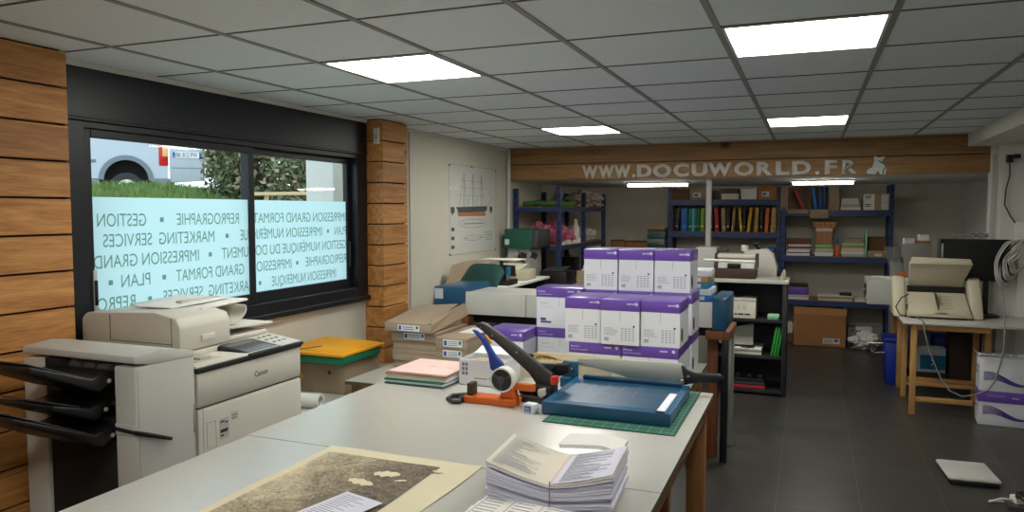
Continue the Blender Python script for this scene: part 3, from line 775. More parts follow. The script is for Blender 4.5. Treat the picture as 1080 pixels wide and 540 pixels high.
# the tall bundle of folded plans: each opened to a shallow V
BM = Matrix.Translation((-.685, 2.09, TZ)) @ Matrix.Rotation(R(4), 4, 'Z')
def plan(i, z, mat, topmat=None):
    jx, jy, ja = random.uniform(-.004, .004), random.uniform(-.012, .012), random.uniform(-.03, .03)
    bow = .018 + .03 * (i / 13)
    def f(u, v):
        x = -.185 + .37 * u
        zz = z + bow * (abs(u - .52) / .5) ** 1.3 - .3 * bow
        return BM @ Vector((x*math.cos(ja) - 0 + jx, -.135 + .27*v + x*math.sin(ja) + jy, max(zz, .006)))
    mb = MB(mat).grid(f, 16, 4, .0042)
    if i == 13:
        mb.m('paper_cool').grid(lambda u, v: f(.535 + .46*u, v) + Vector((0, 0, .0034)), 8, 4)
        mb.m('ink_light')
        for r_ in range(22):
            for (u0, u1) in ((.04, .12 + .3*random.random()), (.58, .66 + .28*random.random())):
                v0 = .05 + .042*r_
                q = [f(u0, v0), f(u1, v0), f(u1, v0 + .014), f(u0, v0 + .014)]
                mb.prism([p + Vector((0, 0, .004)) for p in q], (0, 0, .0006))
        mb.m('pink_card'); q = [f(.515, 0), f(.525, 0), f(.525, 1), f(.515, 1)]; mb.prism([p + Vector((0, 0, .004)) for p in q], (0, 0, .0006))
    return mb
for i in range(14):
    mb = plan(i, .006 + .0066*i, 'paper_cool' if i < 13 else 'paper_beige')
    solo(mb, 'folded_plan', 'top sheet of the tall bundle, beige printed leaf opened over a fold' if i == 13 else 'white folded sheet within the tall bundle on the grey table', 'paper', (-.685, 2.09, TZ + .0075*i), 'folded sheets of the tall bundle')
def f_(u, v): return Vector((-.735 + .205*u, 2.24 + .11*v - .02*u, TZ + .100 + .024*u - .02*max(0, u - .7)*3 + .004*v))
solo(MB('paper').grid(f_, 12, 4, .012), 'folded_booklet', 'curved white booklet leaning over the back of the tall bundle', 'paper', (-.66, 2.27, TZ + .09))
st_ = MB('cable_grey').tube([BM @ Vector((.01, -.149, z)) for z in (.004, .05, .09)], .0018, 6); solo(st_, 'string', 'thin string tied round the front of the tall paper bundle', 'string', (-.68, 1.94, TZ))
for i in range(3):
    M_ = Matrix.Translation((-.74 + .01*i, 1.80, TZ + .001 + .012*i)) @ Matrix.Rotation(R(6 - 5*i), 4, 'Z')
    mb = MB('paper').box(-.13, .15, -.10, .10, 0, .011, .002, M=M_); mb.m('ink_grey')
    if i == 2:
        for r_ in range(8):
            for c_i in range(3): mb.box(-.115 + .09*c_i, -.06 + .09*c_i, .085 - .02*r_, .088 - .02*r_, .011, .0116, M=M_)
        for c_i in range(4): mb.box(-.12 + .085*c_i, -.1185 + .085*c_i, -.09, .095, .011, .0116, M=M_)
    solo(mb, 'printed_form', ['lowest white form of the small pile before the tall bundle', 'middle white form of the small pile before the tall bundle', 'topmost white form with a printed table, before the tall bundle'][i], 'paper', (-.74, 1.8, TZ + .001 + .012*i), 'forms in front of the tall bundle')

# ------------------------------------------------------------------ paper cutter on its green mat
mt = MB('mat_green').box(-.985, -.455, 2.785, 3.515, TZ + .0005, TZ + .0035); mt.m('mint')
for k in range(12): mt.box(-.965 + .045*k, -.964 + .045*k, 2.79, 3.505, TZ + .0034, TZ + .0038)
for k in range(16): mt.box(-.98, -.46, 2.81 + .045*k, 2.811 + .045*k, TZ + .0034, TZ + .0038)
mt.text('A2', (-.53, 3.47, TZ + .004), (1, 0, 0), (0, 1, 0), h=.02)
solo(mt, 'cutting_mat', 'dark green cutting mat under the blue paper cutter', 'mat', (-.72, 3.15, TZ), smooth=0)
c = thing('paper_cutter', 'blue lever paper cutter with curved steel blade', 'cutter', (-.76, 3.15, TZ + .0035))
cb_ = MB('blue_metal').box(-1.025, -.49, 2.89, 3.40, TZ + .0035, TZ + .055, .004); cb_.build('base_board', c)
g_ = MB('blue_dark').box(-.985, -.52, 2.93, 3.36, TZ + .0548, TZ + .0558); g_.m('ink_light')
for k in range(4): g_.box(-.9 + .07*k, -.899 + .07*k, 3.0 + .03*k, 3.32, TZ + .0558, TZ + .0562)
for k in range(3): g_.box(-.84, -.58, 3.06 + .1*k, 3.061 + .1*k, TZ + .0558, TZ + .0562)
g_.build('cutting_grid', c, 0)
MB('label_white').box(-.548, -.515, 2.90, 3.2, TZ + .055, TZ + .061, .002).build('side_ruler', c); MB('dark_grey').box(-.55, -.513, 2.893, 2.902, TZ + .05, TZ + .062, .002).build('ruler_stop', c)
cl_ = MB('blue_dark').box(-.98, -.52, 3.345, 3.375, TZ + .055, TZ + .075, .005); cl_.build('paper_clamp', c)
pts = [(-.53, 1.0), (-.515, .96), (-.52, .915), (-.56, .893), (-.64, .890), (-.74, .902), (-.84, .925), (-.95, .947), (-1.03, .952), (-1.03, .985), (-.9, .995), (-.7, .997)]
MB('steel').prism([(x, 3.425, z) for x, z in pts], (0, .006, 0), .0015).build('blade', c)
pv = MB('blue_metal').box(-1.10, -1.02, 3.395, 3.42, TZ + .02, TZ + .125, .008); pv.box(-1.10, -1.05, 3.36, 3.45, TZ + .0036, TZ + .05, .006); p_ = pv.build('pivot_bracket', c)
MB('chrome').lathe([(.0, 0), (.014, 0), (.014, .008), (.006, .014)], (-1.055, 3.395, TZ + .085), 18, Matrix.Rotation(PI/2, 4, 'X')).build('pivot_bolt', p_)
hn = MB('black_plastic').prism([(-.535, 3.415, .995), (-.52, 3.415, .90), (-.49, 3.415, .91), (-.36, 3.415, .925), (-.345, 3.415, .945), (-.36, 3.415, .965), (-.47, 3.415, .96), (-.51, 3.415, .975)], (0, .026, 0), .006); hn.m('chrome').cyl((-.50, 3.413, .945), (-.50, 3.411, .945), .006, 10)
hn.build('handle', c)
MB('chrome').box(-.53, -.515, 3.38, 3.43, TZ + .055, TZ + .085, .004).build('blade_catch', c)
for (x, y) in ((-1.0, 2.92), (-.51, 2.92), (-1.0, 3.37), (-.51, 3.37)): pass

tb = thing('tape_pack', 'small blue and white carton beside the front corner of the paper cutter', 'box', (-1.075, 2.895, TZ))
M_ = Matrix.Translation((-1.075, 2.9, TZ)) @ Matrix.Rotation(R(-12), 4, 'Z')
MB('label_white').box(-.026, .026, -.02, .02, 0, .04, .003, M=M_).build('carton', tb)
q_ = MB('ink_blue').box(-.02, .012, -.0206, -.02, .008, .03); q_.m('white_ink').text('BIC', (-.015, -.0208, .013), (1, 0, 0), (0, 0, 1), h=.012); bmesh.ops.transform(q_.bm, matrix=M_, verts=q_.bm.verts); q_.build('front_print', tb, 0)


# ------------------------------------------------------------------ tape dispenser (orange) and lever stapler
d = thing('tape_dispenser', 'orange bench tape dispenser holding a white tape roll', 'tape dispenser', (-1.3, 2.98, TZ))
b = MB('orange_metal').box(-1.41, -1.165, 2.94, 3.03, TZ, TZ + .03, .005); b.m('black_plastic').box(-1.44, -1.41, 2.93, 3.04, TZ + .0, TZ + .022, .004); b.build('base', d)
b = MB('orange_metal').prism([(-1.25, 2.965, TZ + .03), (-1.165, 2.965, TZ + .03), (-1.18, 2.965, TZ + .07), (-1.21, 2.965, TZ + .10), (-1.235, 2.965, TZ + .07)], (0, .04, 0), .004)
b.box(-1.19, -1.09, 2.975, 3.0, TZ + .068, TZ + .10, .004); b.build('roll_holder', d)
b = MB('brown_dark').box(-1.40, -1.375, 2.955, 3.015, TZ + .03, TZ + .085, .004); b.build('cutting_post', d)
ro_ = MB('white_plastic').ring((-1.225, 2.935, .967), (-1.225, 2.985, .967), .054, .047); r_ = ro_.build('tape_roll', d)
h_ = MB('black_plastic').cyl((-1.225, 2.9365, .967), (-1.225, 2.98, .967), .0468, 28); h_.m('dark_grey').lathe([(.0, 0), (.018, 0), (.016, .012)], (-1.225, 2.9365, .967), 18, Matrix.Rotation(PI/2, 4, 'X'))
for k in range(3):
    a = k*2*PI/3 + .5; h_.m('dark_grey').tube([(-1.225 + .015*math.cos(a), 2.934, .967 + .015*math.sin(a)), (-1.225 + .042*math.cos(a), 2.934, .967 + .042*math.sin(a))], .006, 6)
h_.m('chrome').cyl((-1.225, 2.935, .967), (-1.225, 2.928, .967), .008, 12); h_.build('hub', r_)
def onY(u, v, y):
    q = RW @ camdir(u, v); q = q * (y / q.y); return Vector((q.x, q.y, q.z + CAMZ))
s = thing('lever_stapler', 'heavy-duty stapler with raised dark grey arm and blue lever', 'stapler', (-1.15, 3.12, TZ))
ARM = [(500.4,343),(506.5,340),(512.6,343),(533,357.5),(565.6,383),(582,395),(584,411.5),(569.7,411.5),(557,393),(531,369),(512.6,352.4)]
a_ = MB('gunmetal').prism([onY(u, v, 3.10) for u, v in ARM], (0, .035, 0), .004); a_.m('black_matte')
for (u, v) in ((507,345.5),(519,354),(545,371.5),(556,380)):
    p = onY(u, v, 3.10); a_.m('chrome').cyl(p + Vector((0, .001, 0)), p - Vector((0, .003, 0)), .005, 10)
ar_ = a_.build('arm', s)
LV = [(497,348),(501.4,349.4),(510.6,358.5),(520.8,375),(529,384),(532,396),(522,394),(516.7,389),(514.6,375),(506.5,358.5)]
MB('blue_lever').prism([onY(u, v, 3.05) for u, v in LV], (0, .03, 0), .004).build('lever', s)
MB('yellow_card').prism([onY(u, v, 3.085) for u, v in ((509,354),(512,353),(519,362),(516,363.5))], (0, .012, 0), .001).build('warning_tag', s)
bs = MB('black_plastic').box(-1.19, -1.05, 3.036, 3.2, TZ, TZ + .03, .006); bs.box(-1.13, -1.04, 3.06, 3.16, TZ + .03, TZ + .075, .006); bs.box(-1.20, -1.14, 3.075, 3.145, TZ + .028, TZ + .06, .006); bs.build('base', s)
pg = MB('black_matte').prism([onY(u, v, 3.15) for u, v in ((581,385),(598,385),(600,394),(590,397),(575,398),(566,392))], (0, .05, 0), .004); pg.build('magazine', s)
me_ = MB('dark_grey').prism([onY(u, v, 3.14) for u, v in ((563,383),(586,384),(580,391),(574,396))], (0, .02, 0), .001); me_.build('perforated_plate', s)
MB('red_plastic').prism([onY(u, v, 3.05) for u, v in ((580,397.5),(587,397),(587.5,405.5),(580.5,406.5))], (0, .03, 0), .004).build('red_button', s)
MB('white_plastic').prism([onY(u, v, 3.04) for u, v in ((567,411),(574.5,410),(575.5,417),(570,420.5),(567,417))], (0, .02, 0), .003).build('white_knob', s)
cable = MB('black_plastic').tube([(-1.49, 2.99, TZ + .012), (-1.48, 2.93, TZ + .012), (-1.44, 2.90, TZ + .012), (-1.41, 2.915, TZ + .012)], .011, 8); cable.tube([(-1.49, 2.99, TZ + .012), (-1.44, 3.03, TZ + .012), (-1.4, 3.035, TZ + .012)], .011, 8)
solo(cable, 'tape_ring', 'black looped strap lying beside the orange dispenser', 'strap', (-1.46, 2.96, TZ))

# open white carton behind the stapler
w = thing('white_carton', 'small open white carton behind the orange tape dispenser', 'box', (-1.46, 3.33, TZ))
c_ = MB('carton_white'); 
for q in ((-1.58, -1.345, 3.25, 3.254), (-1.58, -1.345, 3.43, 3.434), (-1.58, -1.576, 3.254, 3.43), (-1.349, -1.345, 3.254, 3.43)): c_.box(*q, TZ, TZ + .125)
c_.box(-1.58, -1.345, 3.25, 3.434, TZ, TZ + .004); c_.prism([(-1.58, 3.43, TZ + .125), (-1.345, 3.43, TZ + .125), (-1.36, 3.50, TZ + .15), (-1.57, 3.50, TZ + .15)], (0, .003, 0)); c_.build('carton', w, 0)
k = MB('ink_grey')
for i in range(3):
    for j in range(2): k.box(-1.565 + .018*j, -1.552 + .018*j, 3.2492, 3.25, TZ + .05 + .022*i, TZ + .066 + .022*i)
k.m('bk_mustard').box(-1.50, -1.43, 3.2492, 3.25, TZ + .034, TZ + .04); k.m('ink_blue').box(-1.42, -1.37, 3.2492, 3.25, TZ + .034, TZ + .042); k.build('print', w, 0)
MB('kraft_pale').box(-1.56, -1.365, 3.27, 3.41, TZ + .005, TZ + .11, .01).build('contents', w)

# folders by the kraft boxes
fl = [('teal_plastic', 'lowest dark teal folder of the pile at the table corner'), ('label_white', 'pale folder second from the bottom of the corner pile'), ('green_card', 'green folder in the corner pile near the kraft boxes'),
      ('paper', 'white folder above the green one in the corner pile'), ('light_grey', 'grey-white folder in the middle of the corner pile'), ('bk_tan', 'tan folder just under the pink one'), ('pink_card', 'pink folder on top of the corner pile')]
for i, (mt_, lb) in enumerate(fl):
    M_ = Matrix.Translation((-1.76 + random.uniform(-.012, .012), 3.29 + random.uniform(-.008, .008), TZ + .0095*i)) @ Matrix.Rotation(R(random.uniform(-2.5, 2.5)), 4, 'Z')
    mb = MB(mt_).box(-.16, .16, -.16, .16, 0, .0085, .0015, M=M_)
    if i == 6:
        mb.m('ink_grey').box(-.02, .02, .0, .006, .0085, .0089, M=M_); mb.box(.08, .11, .0, .004, .0085, .0089, M=M_)
    solo(mb, 'paper_folder', lb, 'folder', (-1.74, 3.29, TZ + .0095*i), 'folders at the table corner')
# ------------------------------------------------------------------ cartons of paper on the lower table
PZ = .71
def carton(label, x0, y0, z0, w, d, h, long_front=False, group='purple and white paper cartons'):
    t = thing('paper_carton', label, 'carton', (x0 + w/2, y0 + d/2, z0), group)
    lh = .062
    b = MB('carton_white').box(x0 + .002, x0 + w - .002, y0 + .002, y0 + d - .002, z0, z0 + h - .01, .002)
    b.m('ink_grey').box(x0 + w*.5 - .0008, x0 + w*.5 + .0008, y0 + .0012, y0 + .002, z0 + h - .12, z0 + h - lh)
    b.build('box_body', t, 0)
    l = MB('purple').box(x0, x0 + w, y0, y0 + d, z0 + h - lh, z0 + h, .003); l_ = l.build('lid', t)
    k = MB('white_ink').text('xerox', (x0 + w*.68, y0 - .0006, z0 + h - .026), (1, 0, 0), (0, 0, 1), h=.012, bold=.02)
    k.cyl((x0 + w*.92, y0, z0 + h - .021), (x0 + w*.92, y0 - .0006, z0 + h - .021), .0085, 16)
    k.m('purple').tube([(x0 + w*.92 - .006, y0 - .0009, z0 + h - .026), (x0 + w*.92 + .001, y0 - .0009, z0 + h - .021), (x0 + w*.92 + .004, y0 - .0009, z0 + h - .014)], .0014, 4)
    if long_front: k.m('white_ink').text('Premier', (x0 + .012, y0 - .0006, z0 + h - .03), (1, 0, 0), (0, 0, 1), h=.011); k.text('Copy and printing paper', (x0 + .012, y0 - .0006, z0 + h - .045), (1, 0, 0), (0, 0, 1), h=.007)
    k.build('lid_logo', l_, 0)
    p = MB('ink_light')
    if long_front:
        p.text('Premier', (x0 + .03, y0 + .0012, z0 + h - .105), (1, 0, 0), (0, 0, 1), h=.012); p.text('Copy and printing paper', (x0 + .03, y0 + .0012, z0 + h - .125), (1, 0, 0), (0, 0, 1), h=.006)
        p.m('ink_purple').box(x0 + .03, x0 + .065, y0 + .001, y0 + .002, z0 + .045, z0 + .062); p.box(x0 + .03, x0 + .10, y0 + .001, y0 + .002, z0 + .03, z0 + .042)
        p.m('ink_light')
        for i in range(2):
            for j in range(2): p.box(x0 + .2 + .03*i, x0 + .216 + .03*i, y0 + .001, y0 + .002, z0 + .03 + .026*j, z0 + .046 + .026*j)
    else:
        for r_ in range(5): p.box(x0 + .018, x0 + .018 + random.uniform(.05, .08), y0 + .001, y0 + .002, z0 + .09 - .009*r_, z0 + .093 - .009*r_)
        for c_ in range(4):
            for r_ in range(6): p.box(x0 + .115 + .02*c_, x0 + .128 + .02*c_, y0 + .001, y0 + .002, z0 + .088 - .0125*r_, z0 + .094 - .0125*r_)
        p.box(x0 + .02, x0 + .045, y0 + .001, y0 + .002, z0 + .02, z0 + .04); p.m('ink_dark').cyl((x0 + w*.86, y0 + .001, z0 + .105), (x0 + w*.86, y0 + .002, z0 + .105), .006, 12)
    p.build('front_print', t, 0)
    wv = MB('ink_dark')      # wave marks low on the right side
    X = x0 + w - .0014
    for i in range(4):
        wv.tube([(X, y0 + d*(.12 + .2*s_), z0 + .035 + .016*i + .02*math.sin(s_*4.2)) for s_ in [q/8 for q in range(9)]], .0028, 4)
    wv.build('side_print', t, 0)
    return t
c1 = 'purple-lidded carton of paper, '
carton(c1 + 'left one of the top row of three', -1.305, 4.46, 1.211, .216, .30, .25)
carton(c1 + 'middle of the top row of three', -1.085, 4.46, 1.211, .216, .30, .25)
carton(c1 + 'right one of the top row of three', -.865, 4.46, 1.211, .216, .30, .25)
carton(c1 + 'left one of the three in the middle row', -1.28, 4.0, .961, .21, .30, .25)
carton(c1 + 'centre one of the three in the middle row', -1.067, 3.985, .961, .216, .31, .25)
carton(c1 + 'right one of the three in the middle row', -.848, 4.0, .961, .215, .30, .25)
carton(c1 + 'back support under the left of the top row', -1.29, 4.44, .961, .21, .30, .25)
carton(c1 + 'back support under the middle of the top row', -1.075, 4.44, .961, .216, .30, .25)
carton(c1 + 'behind the right middle-row one, under the top row', -.855, 4.44, .961, .222, .30, .25)
carton(c1 + 'wide one at the bottom, just behind the cutter, left', -1.255, 4.0, .711, .30, .215, .25, True)
carton(c1 + 'wide one at the bottom behind the cutter blade, right', -.952, 4.0, .711, .31, .215, .25, True)
carton(c1 + 'bottom row behind, second deep, right side', -.86, 4.22, .711, .215, .25, .25)
carton(c1 + 'bottom row at the back, third deep, right side', -.862, 4.50, .711, .22, .30, .25)
carton(c1 + 'bottom row at the back, under the left supports', -1.29, 4.50, .711, .42, .30, .25)
carton(c1 + 'tall one stacked left of the three-wide pile', -1.605, 4.42, .961, .305, .22, .255, True)
carton(c1 + 'under the tall left stacked one', -1.60, 4.42, .711, .305, .22, .25, True)
carton(c1 + 'leftmost one, low beside the grey stapler arm', -1.868, 4.20, .711, .262, .30, .25)

# kraft boxes at the left end of the lower table
def kbox(label, x0, y0, z0, w, d, h, lab=(.08, .2)):
    t = thing('kraft_box', label, 'box', (x0 + w/2, y0 + d/2, z0), 'flat kraft boxes with white labels')
    b = MB('kraft_pale').box(x0, x0 + w, y0, y0 + d, z0, z0 + h, .002); b.build('box_body', t)
    MB('kraft').box(x0 - .001, x0 + w + .001, y0 - .001, y0 + d*.98, z0 + h*.62, z0 + h + .001, .002).build('lid', t)
    if lab:
        l = MB('label_white').box(x0 + lab[0], x0 + lab[1], y0 - .003, y0 - .001, z0 + h*.2, z0 + h*.86)
        l.m('ink_blue').box(x0 + lab[0] + .006, x0 + lab[0] + .024, y0 - .0034, y0 - .003, z0 + h*.3, z0 + h*.76); l.m('ink_grey')
        for i in range(3): l.box(x0 + lab[0] + .03, x0 + lab[1] - .03, y0 - .0034, y0 - .003, z0 + h*(.32 + .17*i), z0 + h*(.38 + .17*i))
        l.m('bk_teal').box(x0 + lab[1] - .022, x0 + lab[1] - .006, y0 - .0034, y0 - .003, z0 + h*.45, z0 + h*.78); l.build('label', t, 0)
kbox('kraft box at the bottom of the left stack by the pillar', -2.41, 4.03, PZ, .31, .42, .055, None)
kbox('kraft box second from the bottom of the left stack', -2.42, 4.02, .766, .31, .42, .062, None)
kbox('kraft box third up in the left stack, without a label', -2.42, 4.03, .829, .31, .42, .06, None)
kbox('kraft box with a label, just under the open-lidded one', -2.425, 4.02, .89, .325, .42, .06, (.09, .235))
t = thing('kraft_box', 'topmost kraft box of the left stack, its lid lifted open', 'box', (-2.28, 4.2, .951), 'flat kraft boxes with white labels')
MB('kraft_pale').box(-2.455, -2.13, 3.99, 4.42, .951, 1.0, .002).build('box_body', t)
lb = MB('kraft'); lb.prism([(-2.455, 3.99, 1.0), (-2.155, 3.99, 1.0), (-2.17, 4.45, 1.075), (-2.47, 4.45, 1.05)], (0, 0, .004)); lb.prism([(-2.125, 3.99, .955), (-2.125, 3.99, 1.0), (-2.15, 4.02, 1.03), (-2.13, 4.46, 1.085), (-2.10, 4.46, 1.01), (-2.12, 4.2, .96)], (.004, 0, 0)); lb.build('lid_flap', t, 0)
l = MB('label_white').box(-2.36, -2.21, 3.986, 3.989, .958, .994); l.m('ink_blue').box(-2.352, -2.335, 3.9856, 3.986, .963, .989); l.m('ink_grey').box(-2.325, -2.25, 3.9856, 3.986, .967, .972); l.box(-2.325, -2.25, 3.9856, 3.986, .979, .984); l.m('bk_teal').box(-2.232, -2.216, 3.9856, 3.986, .973, .99); l.build('label', t, 0)
kbox('kraft box at the bottom of the right stack', -2.08, 3.96, PZ, .20, .5, .098, None)
kbox('labelled kraft box in the middle of the right stack', -2.085, 3.965, .809, .205, .5, .062, (.05, .175))
kbox('labelled kraft box on top of the right stack', -2.08, 3.96, .872, .205, .5, .066, (.05, .175))
solo(MB('paper').box(-2.02, -1.89, 4.15, 4.36, .9395, .9415, M=None), 'paper_sheet', 'white sheet lying on top of the right kraft stack', 'paper', (-1.96, 4.25, .9395))

# shallow open tray in front of the cartons
t = thing('shallow_tray', 'long open pale cardboard tray behind the cutter, in front of the cartons', 'tray', (-1.16, 3.8, PZ))
b = MB('paper_old')
for q in ((-1.42, -.92, 3.66, 3.666), (-1.42, -.92, 3.93, 3.936), (-1.42, -1.414, 3.666, 3.93), (-.926, -.92, 3.666, 3.93)): b.box(*q, PZ, .9)
b.box(-1.42, -.92, 3.66, 3.936, PZ, PZ + .006); b.build('tray_body', t, 0)
MB('kraft_pale').blob((-1.17, 3.8, .80), (.2, .1, .08), .2, 3, 4, -.08).build('crumpled_paper', t)
k = MB('bk_mustard')
for i in range(5): k.tube([(-1.4 + .02*i, 3.70 + .02*i, .90), (-1.37 + .02*i, 3.72, .93), (-1.33 + .03*i, 3.73, .905)], .004, 6)
k.m('black_plastic').box(-1.40, -1.365, 3.71, 3.74, .905, .93, .005); k.build('twine', t)

# ------------------------------------------------------------------ wide blue-ended machine across the room
t = thing('wide_plotter', 'wide white-fronted plotter with blue end caps standing behind the cartons', 'plotter', (-1.6, 5.35, 0))
b = MB('light_grey').box(-2.44, -.60, 5.14, 5.58, .905, 1.075, .01); b.build('body', t)
f = MB('white_plastic')
for x0, x1 in ((-2.435, -1.945), (-1.94, -1.45), (-1.445, -.955), (-.95, -.6)): f.box(x0, x1, 5.12, 5.142, .91, 1.08, .003)
f.build('front_panel', t)
for x0, x1 in ((-2.70, -2.44), (-.60, -.505)):
    MB('blue_metal').box(x0, x1, 5.11, 5.6, .895, 1.115, .012).build('end_cap', t)
MB('label_white').box(-2.69, -2.62, 5.106, 5.11, 1.02, 1.10).build('sticker', t, 0)
MB('black_matte').box(-2.44, -.6, 5.2, 5.56, .84, .905, .004).build('underbody', t)
for x0, x1 in ((-2.60, -2.40), (-.64, -.48)): MB('stand_wood').box(x0, x1, 5.10, 5.58, .835, .893, .004).build('side_block', t)
for x0 in (-2.52, -.535):
    MB('black_plastic').box(x0, x0 + .045, 5.10, 5.15, 0, .835, .003).build('leg', t); MB('grey_plastic').box(x0, x0 + .045, 5.5, 5.56, 0, .835, .003).build('leg', t)
    MB('light_grey').box(x0 + .012, x0 + .03, 5.15, 5.5, .42, .835, .002).build('side_panel', t)
MB('stand_wood').box(-.64, -.57, 5.22, 5.30, 0, .835, .003).build('wooden_post', t); MB('stand_wood').box(-2.4, -2.33, 5.22, 5.30, 0, .835, .003).build('wooden_post', t)
MB('black_plastic').box(-2.4, -.6, 5.4, 5.44, .2, .24, .003).build('stretcher', t)
hd = MB('teal_plastic')
def hood(u, v):
    x = -2.78 + .36*u; z = 1.02 + .23*v
    k = (abs(u - .5)*2) ** 5
    return Vector((x + .05*v, 5.66 + .10*v*v, z - .07*k*v))
hd.grid(hood, 16, 8, .02); hd.build('teal_hood', t)
# cartons of reams on top at the right end
rm = [('bk_blue', 'blue and white ream at the bottom of the small pile right of the cartons'), ('label_white', 'white ream in the small pile right of the cartons'), ('cyan_pack', 'pale blue ream third up, right of the cartons'), ('bk_tan', 'tan-wrapped ream near the top, right of the cartons'), ('label_white', 'white ream on top of the small pile, beside the binding machine')]
for i, (mt_, lb) in enumerate(rm):
    M_ = Matrix.Translation((-.725 + random.uniform(-.01, .01), 5.32, 1.08 + .0425*i)) @ Matrix.Rotation(R(random.uniform(-3, 3)), 4, 'Z')
    mb = MB(mt_).box(-.10, .10, -.14, .14, 0, .041, .004, M=M_); mb.m('label_white').box(-.06, .05, -.1408, -.14, .008, .034, M=M_); mb.m('ink_blue').box(-.05, -.0, -.1412, -.1408, .013, .028, M=M_)
    solo(mb, 'paper_ream', lb, 'paper ream', (-.70, 5.32, 1.08 + .0425*i), 'reams on the plotter')

# saddle stapler: dark machine head on the plotter's back side table
def simple_table(label, x0, x1, y0, y1, z, top='wall_white', leg='black_plastic'):
    t = thing('side_table', label, 'table', ((x0+x1)/2, (y0+y1)/2, 0))
    MB(top).box(x0, x1, y0, y1, z - .025, z, .003).build('tabletop', t)
    for x in (x0 + .03, x1 - .07):
        for y in (y0 + .03, y1 - .07): MB(leg).box(x, x + .04, y, y + .04, 0, z - .025, .003).build('leg', t)
    MB(leg).box(x0 + .05, x1 - .05, y1 - .05, y1 - .03, .35, z - .03, .002).build('back_panel', t)
    return t
simple_table('white-topped side table against the left wall, carrying the small machines', -3.1, -2.5, 6.0, 7.3, 1.02)
s = thing('saddle_stapler', 'black saddle stapling machine behind the white plotter front', 'stapling machine', (-2.57, 6.3, 1.02))
b = MB('black_plastic').box(-2.72, -2.51, 6.2, 6.42, 1.02, 1.07, .008); b.box(-2.66, -2.57, 6.22, 6.36, 1.07, 1.19, .01); b.box(-2.69, -2.50, 6.24, 6.34, 1.11, 1.20, .012); b.box(-2.70, -2.66, 6.2, 6.3, 1.06, 1.15, .008); b.build('head', s)
MB('chrome').cyl((-2.61, 6.22, 1.11), (-2.61, 6.17, 1.11), .025, 16).build('adjuster', s)
MB('chrome').cyl((-2.53, 6.21, 1.07), (-2.53, 6.21, 1.12), .012, 10).build('pin', s)
MB('cyan_pack').box(-2.545, -2.51, 6.2, 6.24, 1.11, 1.19, .006).build('blue_guard', s)
MB('dark_grey').cyl((-2.62, 6.28, 1.2), (-2.62, 6.28, 1.245), .018, 12).build('column', s)
MB('paper_beige').prism([(-2.79, 6.2, 1.245), (-2.47, 6.2, 1.245), (-2.43, 6.42, 1.245), (-2.79, 6.42, 1.245)], (0, 0, .012), .003).build('work_plate', s)
t = thing('label_printer', 'beige desktop printer with an open paper slot near the left wall', 'printer', (-2.74, 6.85, 1.02))
MB('scanner_beige').box(-2.96, -2.54, 6.7, 7.0, 1.02, 1.12, .015).build('body', t)
MB('paper_beige').prism([(-2.92, 6.72, 1.12), (-2.62, 6.72, 1.12), (-2.62, 6.98, 1.16), (-2.92, 6.98, 1.16)], (0, 0, .008), .002).build('paper_tray', t); MB('black_matte').box(-2.88, -2.64, 6.695, 6.705, 1.06, 1.09).build('slot', t, 0)
t = thing('rolled_card', 'brown card sheet leaning along the wall behind the teal hood', 'card', (-2.9, 6.2, 1.02))
MB('kraft').grid(lambda u, v: (-3.08 + .27*u, 6.05 + .15*v + .3*u, 1.021 + .17*v + .04*math.sin(u*3)), 10, 4, .004).build('sheet', t)

# green-topped drilling machine
t = thing('paper_drill', 'paper drill with a green motor housing, in front of the corner shelving', 'drill', (-2.9, 7.62, 0))
b = MB('beige_plastic').box(-3.08, -2.78, 7.5, 7.9, .0, .95, .01); b.m('light_grey').box(-3.06, -2.8, 7.52, 7.88, .95, 1.3, .008); b.build('column', t)
b = MB('green_metal').box(-3.08, -2.76, 7.46, 7.9, 1.29, 1.50, .012); g_ = b.build('motor_housing', t); MB('label_white').box(-3.07, -3.02, 7.455, 7.46, 1.33, 1.39).build('plate', g_, 0)
b = MB('dark_grey').box(-2.76, -2.70, 7.47, 7.9, 1.3, 1.495, .008); b.build('side_cover', t)
for (x, z, r_) in ((-2.88, 1.20, .05), (-2.74, 1.22, .035)):
    b = MB('black_plastic').lathe([(0, 0), (r_, 0), (r_, .02), (r_*.4, .035)], (x, 7.5, z), 20, Matrix.Rotation(PI/2, 4, 'X'))
    for k in range(4): b.tube([(x, 7.47, z), (x + r_*1.5*math.cos(k*PI/2 + .5), 7.465, z + r_*1.5*math.sin(k*PI/2 + .5))], .008, 6)
    b.build('hand_wheel', t)
b = MB('black_plastic').box(-2.98, -2.72, 7.4, 7.6, .93, .98, .006); b.cyl((-2.86, 7.44, .98), (-2.86, 7.44, 1.06), .014, 10); b.build('drill_head', t)
b = MB('black_plastic').box(-3.0, -2.0, 7.25, 7.75, .84, .87, .004); 
t = thing('workbench', 'low dark workbench with black machines beside the paper drill', 'workbench', (-2.35, 7.5, 0))
MB('light_grey').box(-2.74, -1.75, 7.3, 7.85, .87, .9, .004).build('top', t)
for x in (-2.7, -1.82):
    for y in (7.34, 7.78): MB('black_plastic').box(x, x + .04, y, y + .04, 0, .87, .003).build('leg', t)
MB('black_matte').box(-2.66, -1.83, 7.79, 7.81, .2, .86).build('back_panel', t)
t = thing('black_machine', 'low black printer on the workbench before the blue shelving', 'printer', (-2.45, 7.55, .9))
MB('black_plastic').box(-2.66, -2.36, 7.42, 7.76, .9, 1.06, .015).build('body', t); MB('dark_grey').prism([(-2.62, 7.42, 1.06), (-2.4, 7.42, 1.06), (-2.4, 7.7, 1.09), (-2.62, 7.7, 1.09)], (0, 0, .008), .002).build('tray', t)
